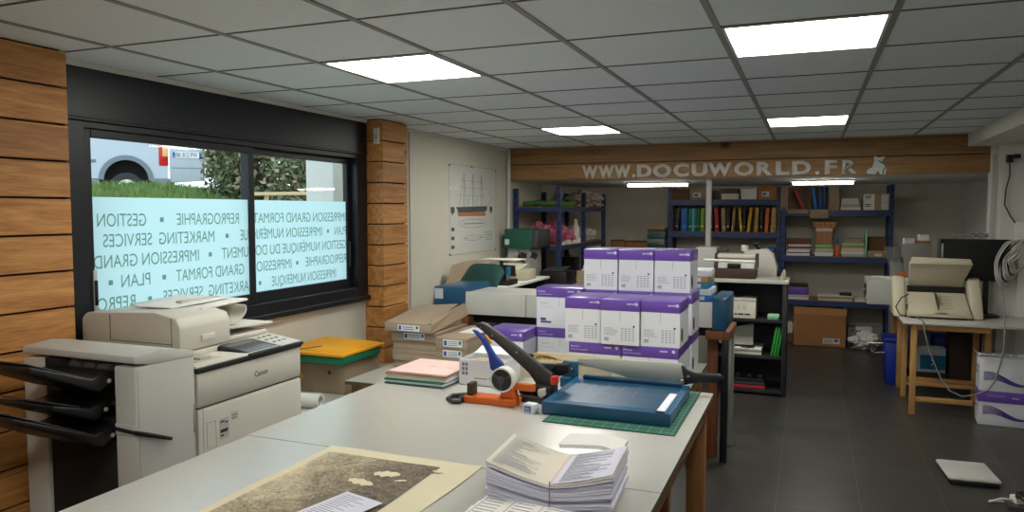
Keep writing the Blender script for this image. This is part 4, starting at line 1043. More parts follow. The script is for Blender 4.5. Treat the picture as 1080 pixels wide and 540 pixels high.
t = thing('cardboard_box', 'small open tan box with crumpled wrapping at the foot of the blue shelving', 'box', (-2.1, 7.5, .9))
b = MB('kraft')
for q in ((-2.24, -1.98, 7.4, 7.405), (-2.24, -1.98, 7.6, 7.605), (-2.24, -2.235, 7.405, 7.6), (-1.985, -1.98, 7.405, 7.6)): b.box(*q, .9, 1.08)
b.box(-2.24, -1.98, 7.4, 7.605, .9, .905); b.build('box_body', t, 0)
MB('paper').blob((-2.13, 7.5, 1.08), (.07, .07, .07), .5, 3, 8).build('wrapping', t)
# ------------------------------------------------------------------ sign on the beam
sg = thing('sign_lettering', 'grey cut-out web address lettering fixed along the wooden beam', 'sign', (-.95, 7.8, 2.1))
chars = 'WWW.DOCUWORLD.FR'
# letter left/right edges along the beam
ed = [(-2.305,-2.14),(-2.135,-1.975),(-1.98,-1.81),(-1.80,-1.765),(-1.755,-1.61),(-1.60,-1.42),(-1.405,-1.255),(-1.24,-1.085),(-1.09,-.865),(-.855,-.68),(-.66,-.515),(-.495,-.375),(-.36,-.19),(-.165,-.125),(-.09,.02),(.05,.18)]
E0, E1 = -2.305, .41
s_ = (E1 - E0) / (ed[-1][1] - ed[0][0])
for ch, (a, b) in zip(chars, ed):
    a = E0 + (a - ed[0][0]) * s_; b = E0 + (b - ed[0][0]) * s_
    mb = MB('letter_grey').text(ch, (a, 7.8, 2.046 + .138*.05/.80), (1, 0, 0), (0, 0, 1), h=.138*.7/.80, w=(b - a) * .96, bold=.05)
    # stand the letter 18 mm proud
    r = bmesh.ops.extrude_face_region(mb.bm, geom=list(mb.bm.faces))
    for v in [g for g in r['geom'] if isinstance(g, bmesh.types.BMVert)]: v.co.y -= .018
    bmesh.ops.recalc_face_normals(mb.bm, faces=mb.bm.faces)
    mb.build('letter', sg, 0)
fig = thing('emblem', 'white seated animal emblem at the end of the beam lettering', 'emblem', (.58, 7.8, 2.1))
P = [(880,200),(865,198),(866,178),(880,168),(898,160),(905,140),(915,110),(908,100),(912,90),(945,97),(980,90),(975,100),(962,112),(962,125),(985,140),(990,165),(982,205),(965,203),(952,205),(935,180),(925,190),(920,203),(905,203)]
mb = MB('letter_white').prism([(onY(770 + u/6, 150 + v/6, 7.8)) + Vector((0, -.02, 0)) for u, v in P], (0, .02, 0)); mb.build('silhouette', fig, 0)
mb = MB('ink_dark').tube([onY(770 + u/6, 150 + v/6, 7.8) + Vector((0, -.022, 0)) for u, v in ((940,118),(968,135),(985,150),(970,175),(966,200))], .004, 5); mb.build('outline', fig)

# LED battens under the back-room ceiling
for (x0, x1, lb) in ((-2.04, -1.34, 'slim ceiling batten light left, over the grey pole'), (-.19, .42, 'slim ceiling batten light right, over the right shelving')):
    t = thing('batten_light', lb, 'ceiling light', ((x0+x1)/2, 8.85, 2.037), 'batten lights in the back room')
    MB('light_grey').box(x0 - .03, x1 + .03, 8.80, 8.90, 2.015, 2.037, .004).build('housing', t); MB('led_tube').box(x0, x1, 8.82, 8.88, 1.985, 2.014, .006).build('diffuser', t)
MB_ = MB('light_grey').tube([(-.985, 7.96, 0), (-.985, 7.96, 2.037)], .029, 20); MB_.cyl((-.985, 7.96, 0), (-.985, 7.96, .01), .08, 20); MB_.cyl((-.985, 7.96, 2.02), (-.985, 7.96, 2.037), .06, 20)
struct(MB_, 'column_1', smooth=40)

# poster of a sailing ship plan under a clear sheet
t = thing('ship_poster', 'large ship plan poster with an orange hull on the left wall', 'poster', (XL, 6.87, 1.7))
MB('paper').box(XL + .001, XL + .004, 6.32, 7.42, 1.28, 2.135).build('print', t, 0)
def PX(u, v, d=.0045): # point on the poster in its own frame, 0..1
    return Vector((XL + d, 6.32 + 1.10*u, 2.135 - .855*v))
k = MB('ink_grey'); hull = MB('orange_metal')
hull.prism([PX(.15, .53), PX(.76, .53), PX(.76, .575), PX(.17, .575)], (.0006, 0, 0)); hull.build('hull_print', t, 0)
k.m('ink_dark').prism([PX(.12, .47), PX(.80, .455), PX(.79, .505), PX(.74, .525), PX(.16, .535), PX(.15, .50)], (.0006, 0, 0))
k.prism([PX(.02, .47), PX(.09, .47), PX(.10, .52), PX(.055, .56), PX(.02, .53)], (.0006, 0, 0)); k.prism([PX(.86, .46), PX(.92, .46), PX(.925, .5), PX(.89, .55), PX(.855, .5)], (.0006, 0, 0))
k.m('ink_grey')
for u in (.28, .47, .66): k.tube([PX(u, .47), PX(u + .005, .08)], .0025, 4); [k.tube([PX(u - .08, vv), PX(u + .085, vv + .01)], .0016, 4) for vv in (.16, .24, .33)]; [k.tube([PX(u, .09), PX(u + dx, .46)], .0011, 4) for dx in (-.1, .1, .05)]
k.tube([PX(.80, .455), PX(.92, .36)], .002, 4); k.tube([PX(.66, .1), PX(.92, .36)], .001, 4)
for vv, hh in ((.66, .05), (.83, .03)): k.tube([PX(.48 + .3*math.cos(a*PI/12)*(1 if hh == .05 else .6), vv + hh*math.sin(a*PI/12)) for a in range(25)], .0018, 4); k.tube([PX(.25, vv), PX(.72, vv)], .0014, 4)
k.m('ink_dark')
for q in range(10): k.box(XL + .004, XL + .0048, 6.32 + 1.1*(.28 + .045*q), 6.32 + 1.1*(.30 + .045*q), 2.135 - .855*.67, 2.135 - .855*.655)
for r_ in range(4): k.box(XL + .004, XL + .0048, 6.32 + 1.1*.75, 6.32 + 1.1*.92, 2.135 - .855*(.78 + .03*r_), 2.135 - .855*(.775 + .03*r_))
for (u, v) in ((.06, .72), (.06, .82), (.06, .92)): k.box(XL + .004, XL + .0048, 6.32 + 1.1*(u - .03), 6.32 + 1.1*(u + .03), 2.135 - .855*(v + .02), 2.135 - .855*(v - .02))
k.build('drawing', t, 0)
MB('acrylic').quad((XL + .009, 6.31, 1.27), (0, 1.12, 0), (0, 0, .875)).build('cover_sheet', t, 0)
for u, v in ((.0, .01), (.45, .0), (1, .02), (0, 1), (1, 1)): MB('dark_grey').cyl(PX(u, v, .001), PX(u, v, .012), .008, 10).build('fixing_pin', t)

# ------------------------------------------------------------------ shelving helper
def shelving(name, label, x0, x1, y0, y1, h, levels, posts, deck='chipboard', pw=.05, bh=.05):
    t = thing(name, label, 'shelving', ((x0+x1)/2, (y0+y1)/2, 0))
    for (x, y, hh) in posts:
        p = MB('navy_metal').box(x, x + pw, y, y + pw, 0, hh, .003)
        p.m('black_matte')
        for k_ in range(int(hh/.1)): p.box(x + pw*.35, x + pw*.65, y - .0006, y + .0005, .05 + .1*k_, .075 + .1*k_)
        p.build('post', t, 0)
    for z in levels:
        s = MB('navy_metal').box(x0 + .002, x1 - .002, y0 + .004, y0 + .03, z - bh, z, .002); s.box(x0 + .002, x1 - .002, y1 - .03, y1 - .004, z - bh, z, .002)
        s.box(x0 + .002, x0 + .03, y0 + .03, y1 - .03, z - bh, z, .002); s.box(x1 - .03, x1 - .002, y0 + .03, y1 - .03, z - bh, z, .002)
        s.m(deck).box(x0 + .002, x1 - .002, y0 + .006, y1 - .006, z - .012, z + .006)
        s.build('shelf', t, 0)
    return t

# left corner shelving, long side facing the room
LP = [(-2.64, 7.93, 1.97), (-3.16, 7.93, 1.95), (-2.64, 8.9, 1.92), (-3.16, 8.9, 1.93), (-2.64, 9.85, 1.92), (-3.16, 9.85, 1.93)]
shelving('corner_shelving', 'open blue metal shelving in the left corner, holding green rolls and pink bags', -3.16, -2.59, 7.93, 9.9, 1.95, (.35, .85, 1.3, 1.735), LP)
zs = 1.742
for i in range(3):
    y = 8.06 + .27*i
    mb = MB('moss_cloth').tube([(-3.12, y + .05*k2, zs + .035 + .006*((k2*7) % 3)) if False else (-3.08 + .085*k2, y + .06*math.sin(k2*1.1 + i), zs + .033 + .006*((k2*7 + i) % 3)) for k2 in range(6)], .034, 10)
    solo(mb, 'green_roll', ['green fabric roll at the near end of the corner shelving top', 'green fabric roll in the middle of the corner shelving top', 'green fabric roll further back on the corner shelving top'][i], 'roll', (-2.9, y, zs), 'green rolls on the corner shelving')
solo(MB('paper').grid(lambda u, v: (-2.95 + .3*u, 8.75 + .4*v, zs + .012 + .02*abs(math.sin(u*5 + v*4))), 10, 10, .004), 'paper_sheet', 'pale crinkled sheet on the corner shelving top beside the plastic bag', 'paper', (-2.8, 8.95, zs))
solo(MB('clear_bag').blob((-2.78, 9.5, zs + .09), (.2, .28, .10), .7, 4, 3, -.09), 'plastic_bag', 'large clear crumpled plastic bag on the corner shelving top', 'bag', (-2.80, 9.5, zs))
zs = 1.307
pk = [(-2.93, 8.16, .13, .12, .12), (-2.86, 8.47, .13, .12, .14), (-2.80, 8.72, .11, .08, .10)]
for i, (x, y, a, b, c) in enumerate(pk):
    solo(MB('pink_bag').blob((x, y, zs + c*.9), (a, b, c), .5, 4, 11 + i, -c*.9), 'plastic_bag', ['pink plastic bag at the near end of the middle shelf in the corner', 'tall pink plastic bag second along the corner middle shelf', 'low pink bag third along the corner middle shelf'][i], 'bag', (x, y, zs), 'pink bags on the corner shelving')
t = thing('bottle', 'tall cream bottle standing between pink and white bags in the corner shelving', 'bottle', (-2.70, 8.86, zs))
MB('paper_beige').lathe([(.0, 0), (.045, 0), (.048, .02), (.046, .19), (.02, .235), (.02, .25)], (-2.70, 8.86, zs), 20).build('body', t); MB('white_plastic').lathe([(0, 0), (.022, 0), (.022, .035), (0, .035)], (-2.70, 8.86, zs + .25), 14).build('cap', t)
for i in range(3):
    y = 9.03 + .29*i
    solo(MB('clear_bag').blob((-2.80, y, zs + .075), (.12, .095, .085), .6, 4, 21 + i, -.075), 'plastic_bag', ['white crumpled bag beside the cream bottle', 'white crumpled bag in the middle of the far half of the shelf', 'white crumpled bag at the far end of the corner middle shelf'][i], 'bag', (-2.80, y, zs), 'white bags on the corner shelving')
for i in range(6):
    solo(MB('paper').box(-2.635, -2.60, 8.02 + .13*i, 8.10 + .13*i, zs, zs + .03 + .012*(i % 3), .006), 'small_packet', 'small white packet along the front of the corner middle shelf', 'packet', (-2.62, 8.06 + .13*i, zs), 'white packets on the corner shelving')
t = thing('black_box', 'narrow black case on the lower corner shelf', 'box', (-2.9, 9.2, .857)); MB('black_plastic').box(-3.0, -2.78, 9.1, 9.3, .857, 1.1, .01).build('body', t); MB('dark_grey').tube([(-2.9, 9.14, 1.1), (-2.9, 9.15, 1.13), (-2.9, 9.25, 1.13), (-2.9, 9.26, 1.1)], .008, 6).build('handle', t)

# grey cabinet at the back with kraft cartons and a teal stack
t = thing('metal_cabinet', 'grey metal cabinet against the back wall, under kraft boxes and a teal stack', 'cabinet', (-2.2, 10.4, 0))
MB('grey_plastic').box(-2.62, -1.83, 10.15, 10.62, .0, 1.0, .006).build('body', t)
for x in (-2.61, -2.215):
    d = MB('grey_plastic').box(x, x + .385, 10.135, 10.15, .05, .97, .003).build('door', t); MB('chrome').box(x + .34, x + .36, 10.12, 10.135, .45, .6, .003).build('handle', d)
for i, (x0, x1, h, lb) in enumerate(((-2.60, -2.40, 1.27, 'small brown carton at the back, just left of a wider one'), (-2.385, -2.08, 1.26, 'wider brown carton with torn top at the back, beside the teal stack'))):
    t = thing('cardboard_box', lb, 'box', ((x0+x1)/2, 10.35, 1.0))
    MB('kraft_orange').box(x0, x1, 10.2, 10.5, 1.0, h, .003).build('box_body', t)
    fl_ = MB('kraft_dark'); fl_.prism([(x0, 10.2, h), (x1, 10.2, h), (x1, 10.26, h + .02), ((x0+x1)/2 + .03, 10.25, h + .012), ((x0+x1)/2, 10.24, h + .022), (x0, 10.27, h + .018)], (0, 0, .003)); fl_.build('flap', t, 0)
cs = ['teal_plastic', 'light_grey', 'teal_plastic', 'green_metal', 'teal_plastic', 'grey_plastic', 'teal_plastic', 'teal_grey', 'kraft_dark', 'bk_tan']
nm = ['lowest teal document box of the stack at the back', 'grey document box in the teal stack', 'teal document box third up at the back', 'green document box in the middle of the teal stack', 'teal document box over the green one', 'grey document box in the upper teal stack', 'teal document box over the upper grey one', 'pale teal document box near the stack top', 'dark brown folder on the teal stack', 'tan folder topping the teal stack']
z = 1.0
for i, (c_, lb) in enumerate(zip(cs, nm)):
    M_ = Matrix.Translation((-1.955 + random.uniform(-.01, .01), 10.32, z)) @ Matrix.Rotation(R(random.uniform(-2, 2)), 4, 'Z'); h = .052 if i < 8 else .03
    solo(MB(c_).box(-.12, .12, -.16, .16, 0, h - .003, .004, M=M_), 'document_box', lb, 'box', (-1.955, 10.32, z), 'teal stack at the back'); z += h

# ------------------------------------------------------------------ binder shelving in the middle of the back wall
MP = [(-1.80, 10.2, 2.01), (-.40, 10.2, 2.01), (-1.80, 10.57, 2.01), (-.40, 10.57, 2.01)]
shelving('binder_shelving', 'blue metal shelving against the back wall with a row of coloured binders', -1.80, -.35, 10.2, 10.62, 2.0, (.45, .9, 1.41, 1.84), MP, bh=.07)
zb = 1.417
def u2x(u, y): return onY(u, 240, y).x
bk = [('bk_black', 711.5, 717, .06, 'black binder at the left end of the coloured binder row'), ('bk_blue', 718, 725, 0, 'bright blue binder in the coloured binder row'), ('bk_teal', 726, 729.5, 0, 'dark teal binder left of the pale cyan one'), ('bk_cyan', 729.7, 732.3, 0, 'pale cyan striped binder in the row'),
      ('bk_teal', 732.6, 735, 0, 'narrow teal binder right of the pale cyan one'), ('bk_green', 735.5, 738, 0, 'dark green binder left of the lime one'), ('bk_lime', 738.5, 743, .02, 'lime green binder left of the grey pole'), ('bk_brown', 743.2, 747, 0, 'dark brown binder half behind the grey pole'),
      ('bk_black', 749, 752, 0, 'black binder just right of the grey pole'), ('bk_red', 752.5, 758.5, -.07, 'red binder leaning to the left'), ('bk_tan', 760, 765.5, -.05, 'tan binder right of the leaning red one'), ('bk_black', 766, 769.5, 0, 'black binder between two tan ones'),
      ('bk_tan', 771, 775.5, .09, 'tan binder leaning right, before the yellow pair'), ('bk_yellow', 778, 783, -.10, 'yellow binder leaning left, first of the yellow pair'), ('bk_brown', 783.5, 786, 0, 'brown binder between the two yellow ones'), ('bk_yellow', 787.5, 793.5, .12, 'yellow binder leaning right, second of the yellow pair'),
      ('bk_mustard', 795, 800.5, .06, 'mustard binder right of the yellow pair'), ('bk_black', 801.5, 804.5, 0, 'black binder left of the orange one'), ('bk_orange', 806, 811.5, .07, 'bright orange binder near the right end'), ('bk_tan', 812.5, 815.5, .05, 'tan binder right of the orange one'), ('bk_mustard', 816.5, 821, .04, 'mustard binder at the right end of the binder row')]
for c_, u0, u1, ln, lb in bk:
    x0, x1 = u2x(u0, 10.24), u2x(u1, 10.24)
    if x1 > -.405: x0, x1 = x0 - (x1 + .405), -.405
    h = .315; w_ = x1 - x0; wid = max(w_ - abs(ln)*.3, .03)
    t = thing('ring_binder', lb, 'binder', ((x0+x1)/2, 10.36, zb), 'coloured binders on the back shelving')
    xb = x0 if ln > 0 else x1 - wid
    S = Matrix.Translation((xb, 0, zb)) @ Matrix(((1, 0, ln*.9, 0), (0, 1, 0, 0), (0, 0, 1, 0), (0, 0, 0, 1)))
    MB(c_).box(0, wid, 10.235, 10.5, 0, h, .004, M=S).build('cover', t)
    lbm = MB('label_white' if c_ in ('bk_black', 'bk_cyan', 'bk_blue') else c_).box(wid*.25, wid*.75, 10.2335, 10.2352, .19, .26, M=S) if False else None
    MB('chrome').cyl(S @ Vector((wid/2, 10.2345, .07)), S @ Vector((wid/2, 10.2335, .07)), min(.012, wid*.3), 10).build('finger_ring', t)
zt = 1.847
def plainbox(name, label, mat, x0, x1, y0, y1, z0, h, flap=None, prt=None, cat='box', group=None):
    t = thing(name, label, cat, ((x0+x1)/2, (y0+y1)/2, z0), group)
    MB(mat).box(x0, x1, y0, y1, z0, z0 + h, .004).build('box_body', t)
    MB(flap or mat).box(x0 - .003, x1 + .003, y0 - .003, y1 + .002, z0 + h*.72, z0 + h + .002, .003).build('lid', t)
    if prt:
        k = MB('label_white').box(x0 + (x1-x0)*.2, x0 + (x1-x0)*.6, y0 - .0045, y0 - .003, z0 + h*.2, z0 + h*.6); k.m(prt).box(x0 + (x1-x0)*.25, x0 + (x1-x0)*.45, y0 - .0055, y0 - .0045, z0 + h*.3, z0 + h*.5); k.build('label', t, 0)
    return t
plainbox('storage_box', 'brown box at the left end of the top binder shelf', 'kraft_dark', -1.74, -1.53, 10.25, 10.5, zt, .14)
plainbox('storage_box', 'kraft box with a white and blue label, left of the grey pole', 'kraft', -1.52, -1.27, 10.24, 10.5, zt, .15, None, 'ink_blue')
plainbox('storage_box', 'white flat box right of the grey pole on the top shelf', 'paper_beige', -1.10, -.88, 10.24, 10.5, zt, .075)
plainbox('storage_box', 'dark box lying on the white flat box by the pole', 'dark_grey', -1.12, -.9, 10.26, 10.5, zt + .08, .06)
plainbox('storage_box', 'lower of two white boxes on the top binder shelf', 'paper', -.855, -.66, 10.24, 10.5, zt, .07); plainbox('storage_box', 'upper of two white boxes on the top binder shelf', 'paper', -.855, -.66, 10.24, 10.5, zt + .073, .065)
plainbox('storage_box', 'kraft box with a paper label at the right end of the top binder shelf', 'kraft_orange', -.645, -.41, 10.24, 10.5, zt, .165, None, 'ink_grey')
# lower shelf of the binder unit, seen between machines
plainbox('storage_box', 'white and blue box on the binder unit beside its right post', 'label_white', -.62, -.42, 10.22, 10.45, .907, .17, 'paper', 'ink_blue')
plainbox('storage_box', 'blue printed carton on the white box beside the right post', 'bk_blue', -.64, -.43, 10.22, 10.45, 1.08, .13, 'bk_blue', 'ink_red')
plainbox('storage_box', 'dark blue crate lying on the lower binder shelf', 'bk_navy', -.9, -.64, 10.22, 10.5, .907, .12)

# ------------------------------------------------------------------ right-hand back shelving
RP = [(-.345, 10.12, 1.74), (.89, 10.12, 2.02), (-.345, 10.55, 1.74), (.89, 10.55, 2.02)]
shelving('storage_shelving', 'blue metal shelving at the right of the back wall, loaded with cartons and papers', -.345, .94, 10.12, 10.6, 2.0, (.56, 1.12, 1.70), RP, bh=.07)
z0 = 1.707
def openbox(label, x0, x1, y0, y1, z0, h, mat='kraft', hang=.0):
    t = thing('open_carton', label, 'box', ((x0+x1)/2, (y0+y1)/2, z0), 'open cartons on the right shelving')
    b = MB(mat); b.box(x0, x1, y1 - .006, y1, z0, z0 + h); b.box(x0, x0 + .006, y0, y1 - .006, z0, z0 + h); b.box(x1 - .006, x1, y0, y1 - .006, z0, z0 + h); b.box(x0 + .006, x1 - .006, y0, y1 - .006, z0, z0 + .006); b.build('box_body', t, 0)
    return t
t = openbox('open cardboard box holding a red binder on the right shelving', -.275, -.02, 10.16, 10.5, z0, .30)
MB('kraft').box(-.36, -.281, 10.17, 10.176, z0, z0 + .30).build('flap', t, 0); MB('kraft').prism([(-.27, 10.112, z0 + .004), (-.025, 10.112, z0 + .004), (-.025, 10.095, z0 - .045), (-.27, 10.095, z0 - .045)], (0, -.004, 0)).build('front_flap', t, 0)
S = Matrix.Translation((-.16, 0, z0 + .008)) @ Matrix(((1, 0, -.0, 0), (0, 1, 0, 0), (0, 0, 1, 0), (0, 0, 0, 1))) @ Matrix.Rotation(R(-22), 4, 'Y')
S = Matrix.Translation((-.07, 0, z0 + .026)) @ Matrix.Rotation(R(-24), 4, 'Y')
solo(MB('bk_red').box(-.035, 0, 10.2, 10.45, 0, .25, .004, M=S), 'ring_binder', 'red binder leaning inside an open carton on the right shelving', 'binder', (-.15, 10.3, z0))
t = openbox('open cardboard box with blue binders beside the red binder box', -.005, .205, 10.16, 10.5, z0, .30)
MB('kraft').box(.212, .325, 10.17, 10.176, z0, z0 + .30).build('flap', t, 0); MB('kraft').prism([(-.005, 10.112, z0 + .004), (.205, 10.112, z0 + .004), (.205, 10.085, z0 - .105), (-.005, 10.085, z0 - .105)], (0, -.004, 0)).build('front_flap', t, 0)
for i in range(3):
    S = Matrix.Translation((.06 + .048*i, 0, z0 + .012)) @ Matrix.Rotation(R(-9 if i == 0 else 0), 4, 'Y')
    solo(MB('bk_blue' if i == 0 else 'bk_navy').box(-.02, .022, 10.2, 10.45, 0, .275, .004, M=S), 'ring_binder', ['light blue binder leaning in the open carton', 'navy binder in the middle of the open carton', 'navy binder at the right inside the open carton'][i], 'binder', (.06 + .048*i, 10.3, z0))
for i in range(4):
    solo(MB('paper' if i != 1 else 'light_grey').box(.345 + .004*i, .58 - .012*i, 10.18, 10.42, z0 + .036*i, z0 + .036*i + .034, .004), 'paper_ream', ['bottom white ream between the cartons and archive boxes', 'grey-white ream second in the small stack', 'white ream third in the small stack', 'topmost white ream of the small stack'][i], 'paper ream', (.46, 10.3, z0 + .036*i), 'reams on the right shelving')
for i in range(2):
    t = thing('archive_box', ['lower white archive box with a tan band, beside the right post', 'upper white archive box with a tan band, beside the right post'][i], 'box', (.79, 10.3, z0 + .1*i), 'archive boxes')
    MB('paper').box(.605, .885, 10.17, 10.5, z0 + .1*i, z0 + .1*i + .097, .004).build('box_body', t); MB('tan').box(.725, .80, 10.168, 10.502, z0 + .1*i + .001, z0 + .1*i + .098, .002).build('band', t, 0)
    k = MB('ink_dark'); k.box(.62, .69, 10.1688, 10.17, z0 + .1*i + .06, z0 + .1*i + .072); k.box(.62, .68, 10.1688, 10.17, z0 + .1*i + .04, z0 + .1*i + .05); k.build('print', t, 0)
z1 = 1.127
def pile(x0, x1, y0, y1, z, specs, nm, grp, cat='paper', name='paper_pad', jit=.012):
    for i, (mt_, h, lb) in enumerate(specs):
        dx, dy = random.uniform(-jit, jit), random.uniform(-jit, jit)
        solo(MB(mt_).box(x0 + dx, x1 + dx, y0 + dy, y1 + dy, z, z + h - .002, .003), name, lb, cat, ((x0+x1)/2, (y0+y1)/2, z), grp); z += h
    return z
t = openbox('brown carton with a torn front behind the striped papers at left', -.28, .02, 10.3, 10.52, z1, .21, 'kraft_dark')
MB('kraft_dark').prism([(-.28, 10.3, z1), (.02, 10.3, z1), (.02, 10.3, z1 + .21), (-.10, 10.3, z1 + .21), (-.125, 10.3, z1 + .185), (-.15, 10.3, z1 + .21), (-.28, 10.3, z1 + .21)], (0, -.006, 0)).build('front', t, 0)
pile(-.27, .01, 10.15, 10.28, z1, [('paper', .03, 'white pad lowest at the left of the middle right shelf'), ('ink_dark', .012, 'black pad between white pads at left'), ('paper', .03, 'white pad second up at the left'), ('paper_old', .016, 'cream pad in the left pile'), ('ink_blue', .02, 'blue pad in the left pile'), ('orange_metal', .012, 'orange pad in the left pile'), ('paper', .02, 'white pad on top of the left pile')], 'pad', 'pads at the left of the middle shelf')
zz = pile(.06, .27, 10.15, 10.4, z1, [('paper', .05, 'white pack lowest under the brown box'), ('pink_card', .014, 'pink pad under the yellow one'), ('paper_old', .03, 'cream pad below the green ones'), ('bk_lime', .022, 'lime pad below the brown box'), ('mint', .025, 'mint pad directly below the brown box')], 'pad', 'coloured pads under the brown box')
t = thing('cardboard_box', 'square brown box standing on coloured pads in the right shelving', 'box', (.165, 10.3, zz)); MB('kraft_orange').box(.075, .26, 10.17, 10.4, zz, zz + .165, .003).build('box_body', t); MB('kraft').box(.16, .175, 10.168, 10.402, zz + .001, zz + .166, .001).build('tape', t, 0)
zz = pile(.07, .27, 10.17, 10.38, zz + .167, [('pink_card', .02, 'pink pad on the square brown box'), ('paper', .012, 'white pad over the pink pad'), ('pink_card', .02, 'upper pink pad on the square brown box')], 'pad', 'pads on the brown box')
t = thing('sweet_box', 'flat orange patterned box on top of the pink pads', 'box', (.165, 10.3, zz)); MB('kraft_orange').box(.03, .305, 10.15, 10.4, zz, zz + .07, .003).build('box_body', t)
k = MB('bk_yellow')
for i in range(14): k.m(('bk_yellow', 'bk_red', 'paper_old')[i % 3]).box(.035 + .019*i, .048 + .019*i, 10.148, 10.1505, zz + .008 + .02*(i % 3), zz + .025 + .02*(i % 3))
k.build('pattern', t, 0)
t = thing('bottle', 'small amber bottle beside the square brown box', 'bottle', (.32, 10.2, z1)); MB('orange_metal').lathe([(0, 0), (.03, 0), (.032, .02), (.03, .12), (.012, .15)], (.32, 10.2, z1), 16).build('body', t); MB('bk_blue').lathe([(0, 0), (.014, 0), (.014, .07), (0, .07)], (.32, 10.2, z1 + .15), 12).build('cap', t)
zz = pile(.37, .63, 10.14, 10.45, z1, [('light_grey', .03, 'grey pad lowest beside the amber bottle'), ('paper', .04, 'white pack beside the amber bottle'), ('paper_old', .04, 'cream pack in the wide pale pile'), ('bk_tan', .03, 'tan pack in the wide pale pile'), ('mint', .03, 'pale green pack on the wide pale pile')], 'pad', 'pale packs in the middle of the right shelf')
solo(MB('kraft').box(.40, .62, 10.2, 10.45, zz, zz + .05, .004), 'paper_pad', 'brown wrapped pack on top of the wide pale pile', 'paper', (.5, 10.3, zz))
solo(MB('paper').blob((.43, 10.12 + .05, z1 + .02), (.0, .0, .0), 0, 2) if False else MB('mint').box(.635, .655, 10.13, 10.45, z1, z1 + .33, .003), 'divider_panel', 'upright pale green board on the right shelving', 'board', (.645, 10.3, z1))
t = openbox('dark brown open box behind the acrylic tray on the right shelving', .68, .88, 10.25, 10.52, z1, .24, 'kraft_dark'); MB('kraft_dark').box(.68, .88, 10.244, 10.25, z1, z1 + .235).build('front', t, 0)
t = thing('acrylic_tray', 'flat green tray with a white label on the right shelving', 'tray', (.77, 10.18, z1)); MB('bk_tan').box(.665, .88, 10.13, 10.235, z1, z1 + .075, .006).build('body', t); MB('label_white').box(.74, .82, 10.127, 10.13, z1 + .012, z1 + .045).build('label', t, 0)
z2 = .567
t = thing('purple_folder', 'purple box file on papers at the left of the lower right shelf', 'folder', (-.1, 10.25, z2 + .05)); MB('purple').box(-.245, .0, 10.14, 10.4, z2 + .062, z2 + .155, .005).build('cover', t); MB('black_plastic').box(-.235, -.01, 10.15, 10.38, z2 + .156, z2 + .19, .004).build('dark_top', t)
pile(-.30, .02, 10.13, 10.42, z2, [('paper', .03, 'white papers lowest under the purple box file'), ('light_grey', .03, 'grey papers under the purple box file')], 'paper', 'papers under the purple file', jit=.02)
zz = pile(.10, .50, 10.13, 10.45, z2, [('paper_old', .03, 'cream folder lowest in the middle of the lower right shelf'), ('bk_tan', .02, 'tan folder in the middle of the lower right shelf'), ('paper', .02, 'white papers in the middle of the lower right shelf')], 'paper', 'folders on the lower right shelf', jit=.02)
solo(MB('black_plastic').box(.36, .5, 10.14, 10.3, zz, zz + .03, .005), 'black_box', 'flat black case lying on the folders of the lower right shelf', 'box', (.43, 10.2, zz))
pile(.55, .86, 10.13, 10.42, z2, [('paper', .03, 'white papers at the right of the lower right shelf'), ('paper_old', .02, 'cream papers at the right of the lower right shelf')], 'paper', 'papers at the right of the lower right shelf', jit=.02)
# on the floor under it
t = thing('cardboard_box', 'large open brown carton on the floor under the right shelving', 'box', (.14, 10.0, 0))
b = MB('kraft_orange'); X0, X1, Y0, Y1, h = -.165, .435, 10.0, 10.36, .40
b.box(X0, X1, Y0, Y0 + .006, 0, h); b.box(X0, X1, Y1 - .006, Y1, 0, h); b.box(X0, X0 + .006, Y0 + .006, Y1 - .006, 0, h); b.box(X1 - .006, X1, Y0 + .006, Y1 - .006, 0, h); b.box(X0, X1, Y0, Y1, 0, .006); b.build('box_body', t, 0)
fl_ = MB('kraft_orange'); fl_.prism([(X0, Y0, h), (X1, Y0, h), (X1 + .01, Y0 + .06, h + .082), (X0 - .01, Y0 + .06, h + .082)], (0, .004, 0)); fl_.build('front_flap', t, 0); MB('kraft_orange').prism([(X1, Y0, h), (X1, Y1, h), (X1 + .03, Y1, h + .06), (X1 + .03, Y0 + .05, h + .06)], (-.004, 0, 0)).build('side_flap', t, 0)
k = MB('label_white').box(.18, .37, Y0 - .0015, Y0, .04, .11); k.m('ink_dark')
for i in range(5): k.box(.19, .28 + .02*(i % 2), Y0 - .002, Y0 - .0015, .05 + .011*i, .054 + .011*i)
k.box(.31, .35, Y0 - .002, Y0 - .0015, .07, .1); k.build('shipping_label', t, 0)
solo(MB('kraft_dark').box(-.02, .42, 10.37, 10.55, 0, .46, .004), 'cardboard_box', 'darker brown carton behind the large open one', 'box', (.2, 10.45, 0))
t = thing('white_box', 'small white box on the floor left of the large brown carton', 'box', (-.26, 10.3, 0)); MB('paper_beige').box(-.28, -.18, 10.18, 10.4, .12, .26, .004).build('box_body', t); MB('kraft_dark').box(-.285, -.175, 10.17, 10.42, 0, .118, .004).build('stand', t)
t = thing('grey_machine', 'grey flat machine half hidden right of the large brown carton', 'machine', (.67, 10.3, 0)); MB('grey_plastic').box(.47, .86, 10.2, 10.5, .0, .23, .008).build('body', t); MB('white_plastic').box(.56, .74, 10.19, 10.3, .20, .25, .006).build('paper_slot', t); MB('black_plastic').cyl((.52, 10.2, .2), (.52, 10.185, .2), .012, 12).build('knob', t)
solo(MB('paper').blob((.65, 10.04, .09), (.13, .12, .10), .6, 4, 31, -.09), 'plastic_bag', 'white crumpled plastic bag on the floor right of the large brown carton', 'bag', (.62, 10.04, 0))
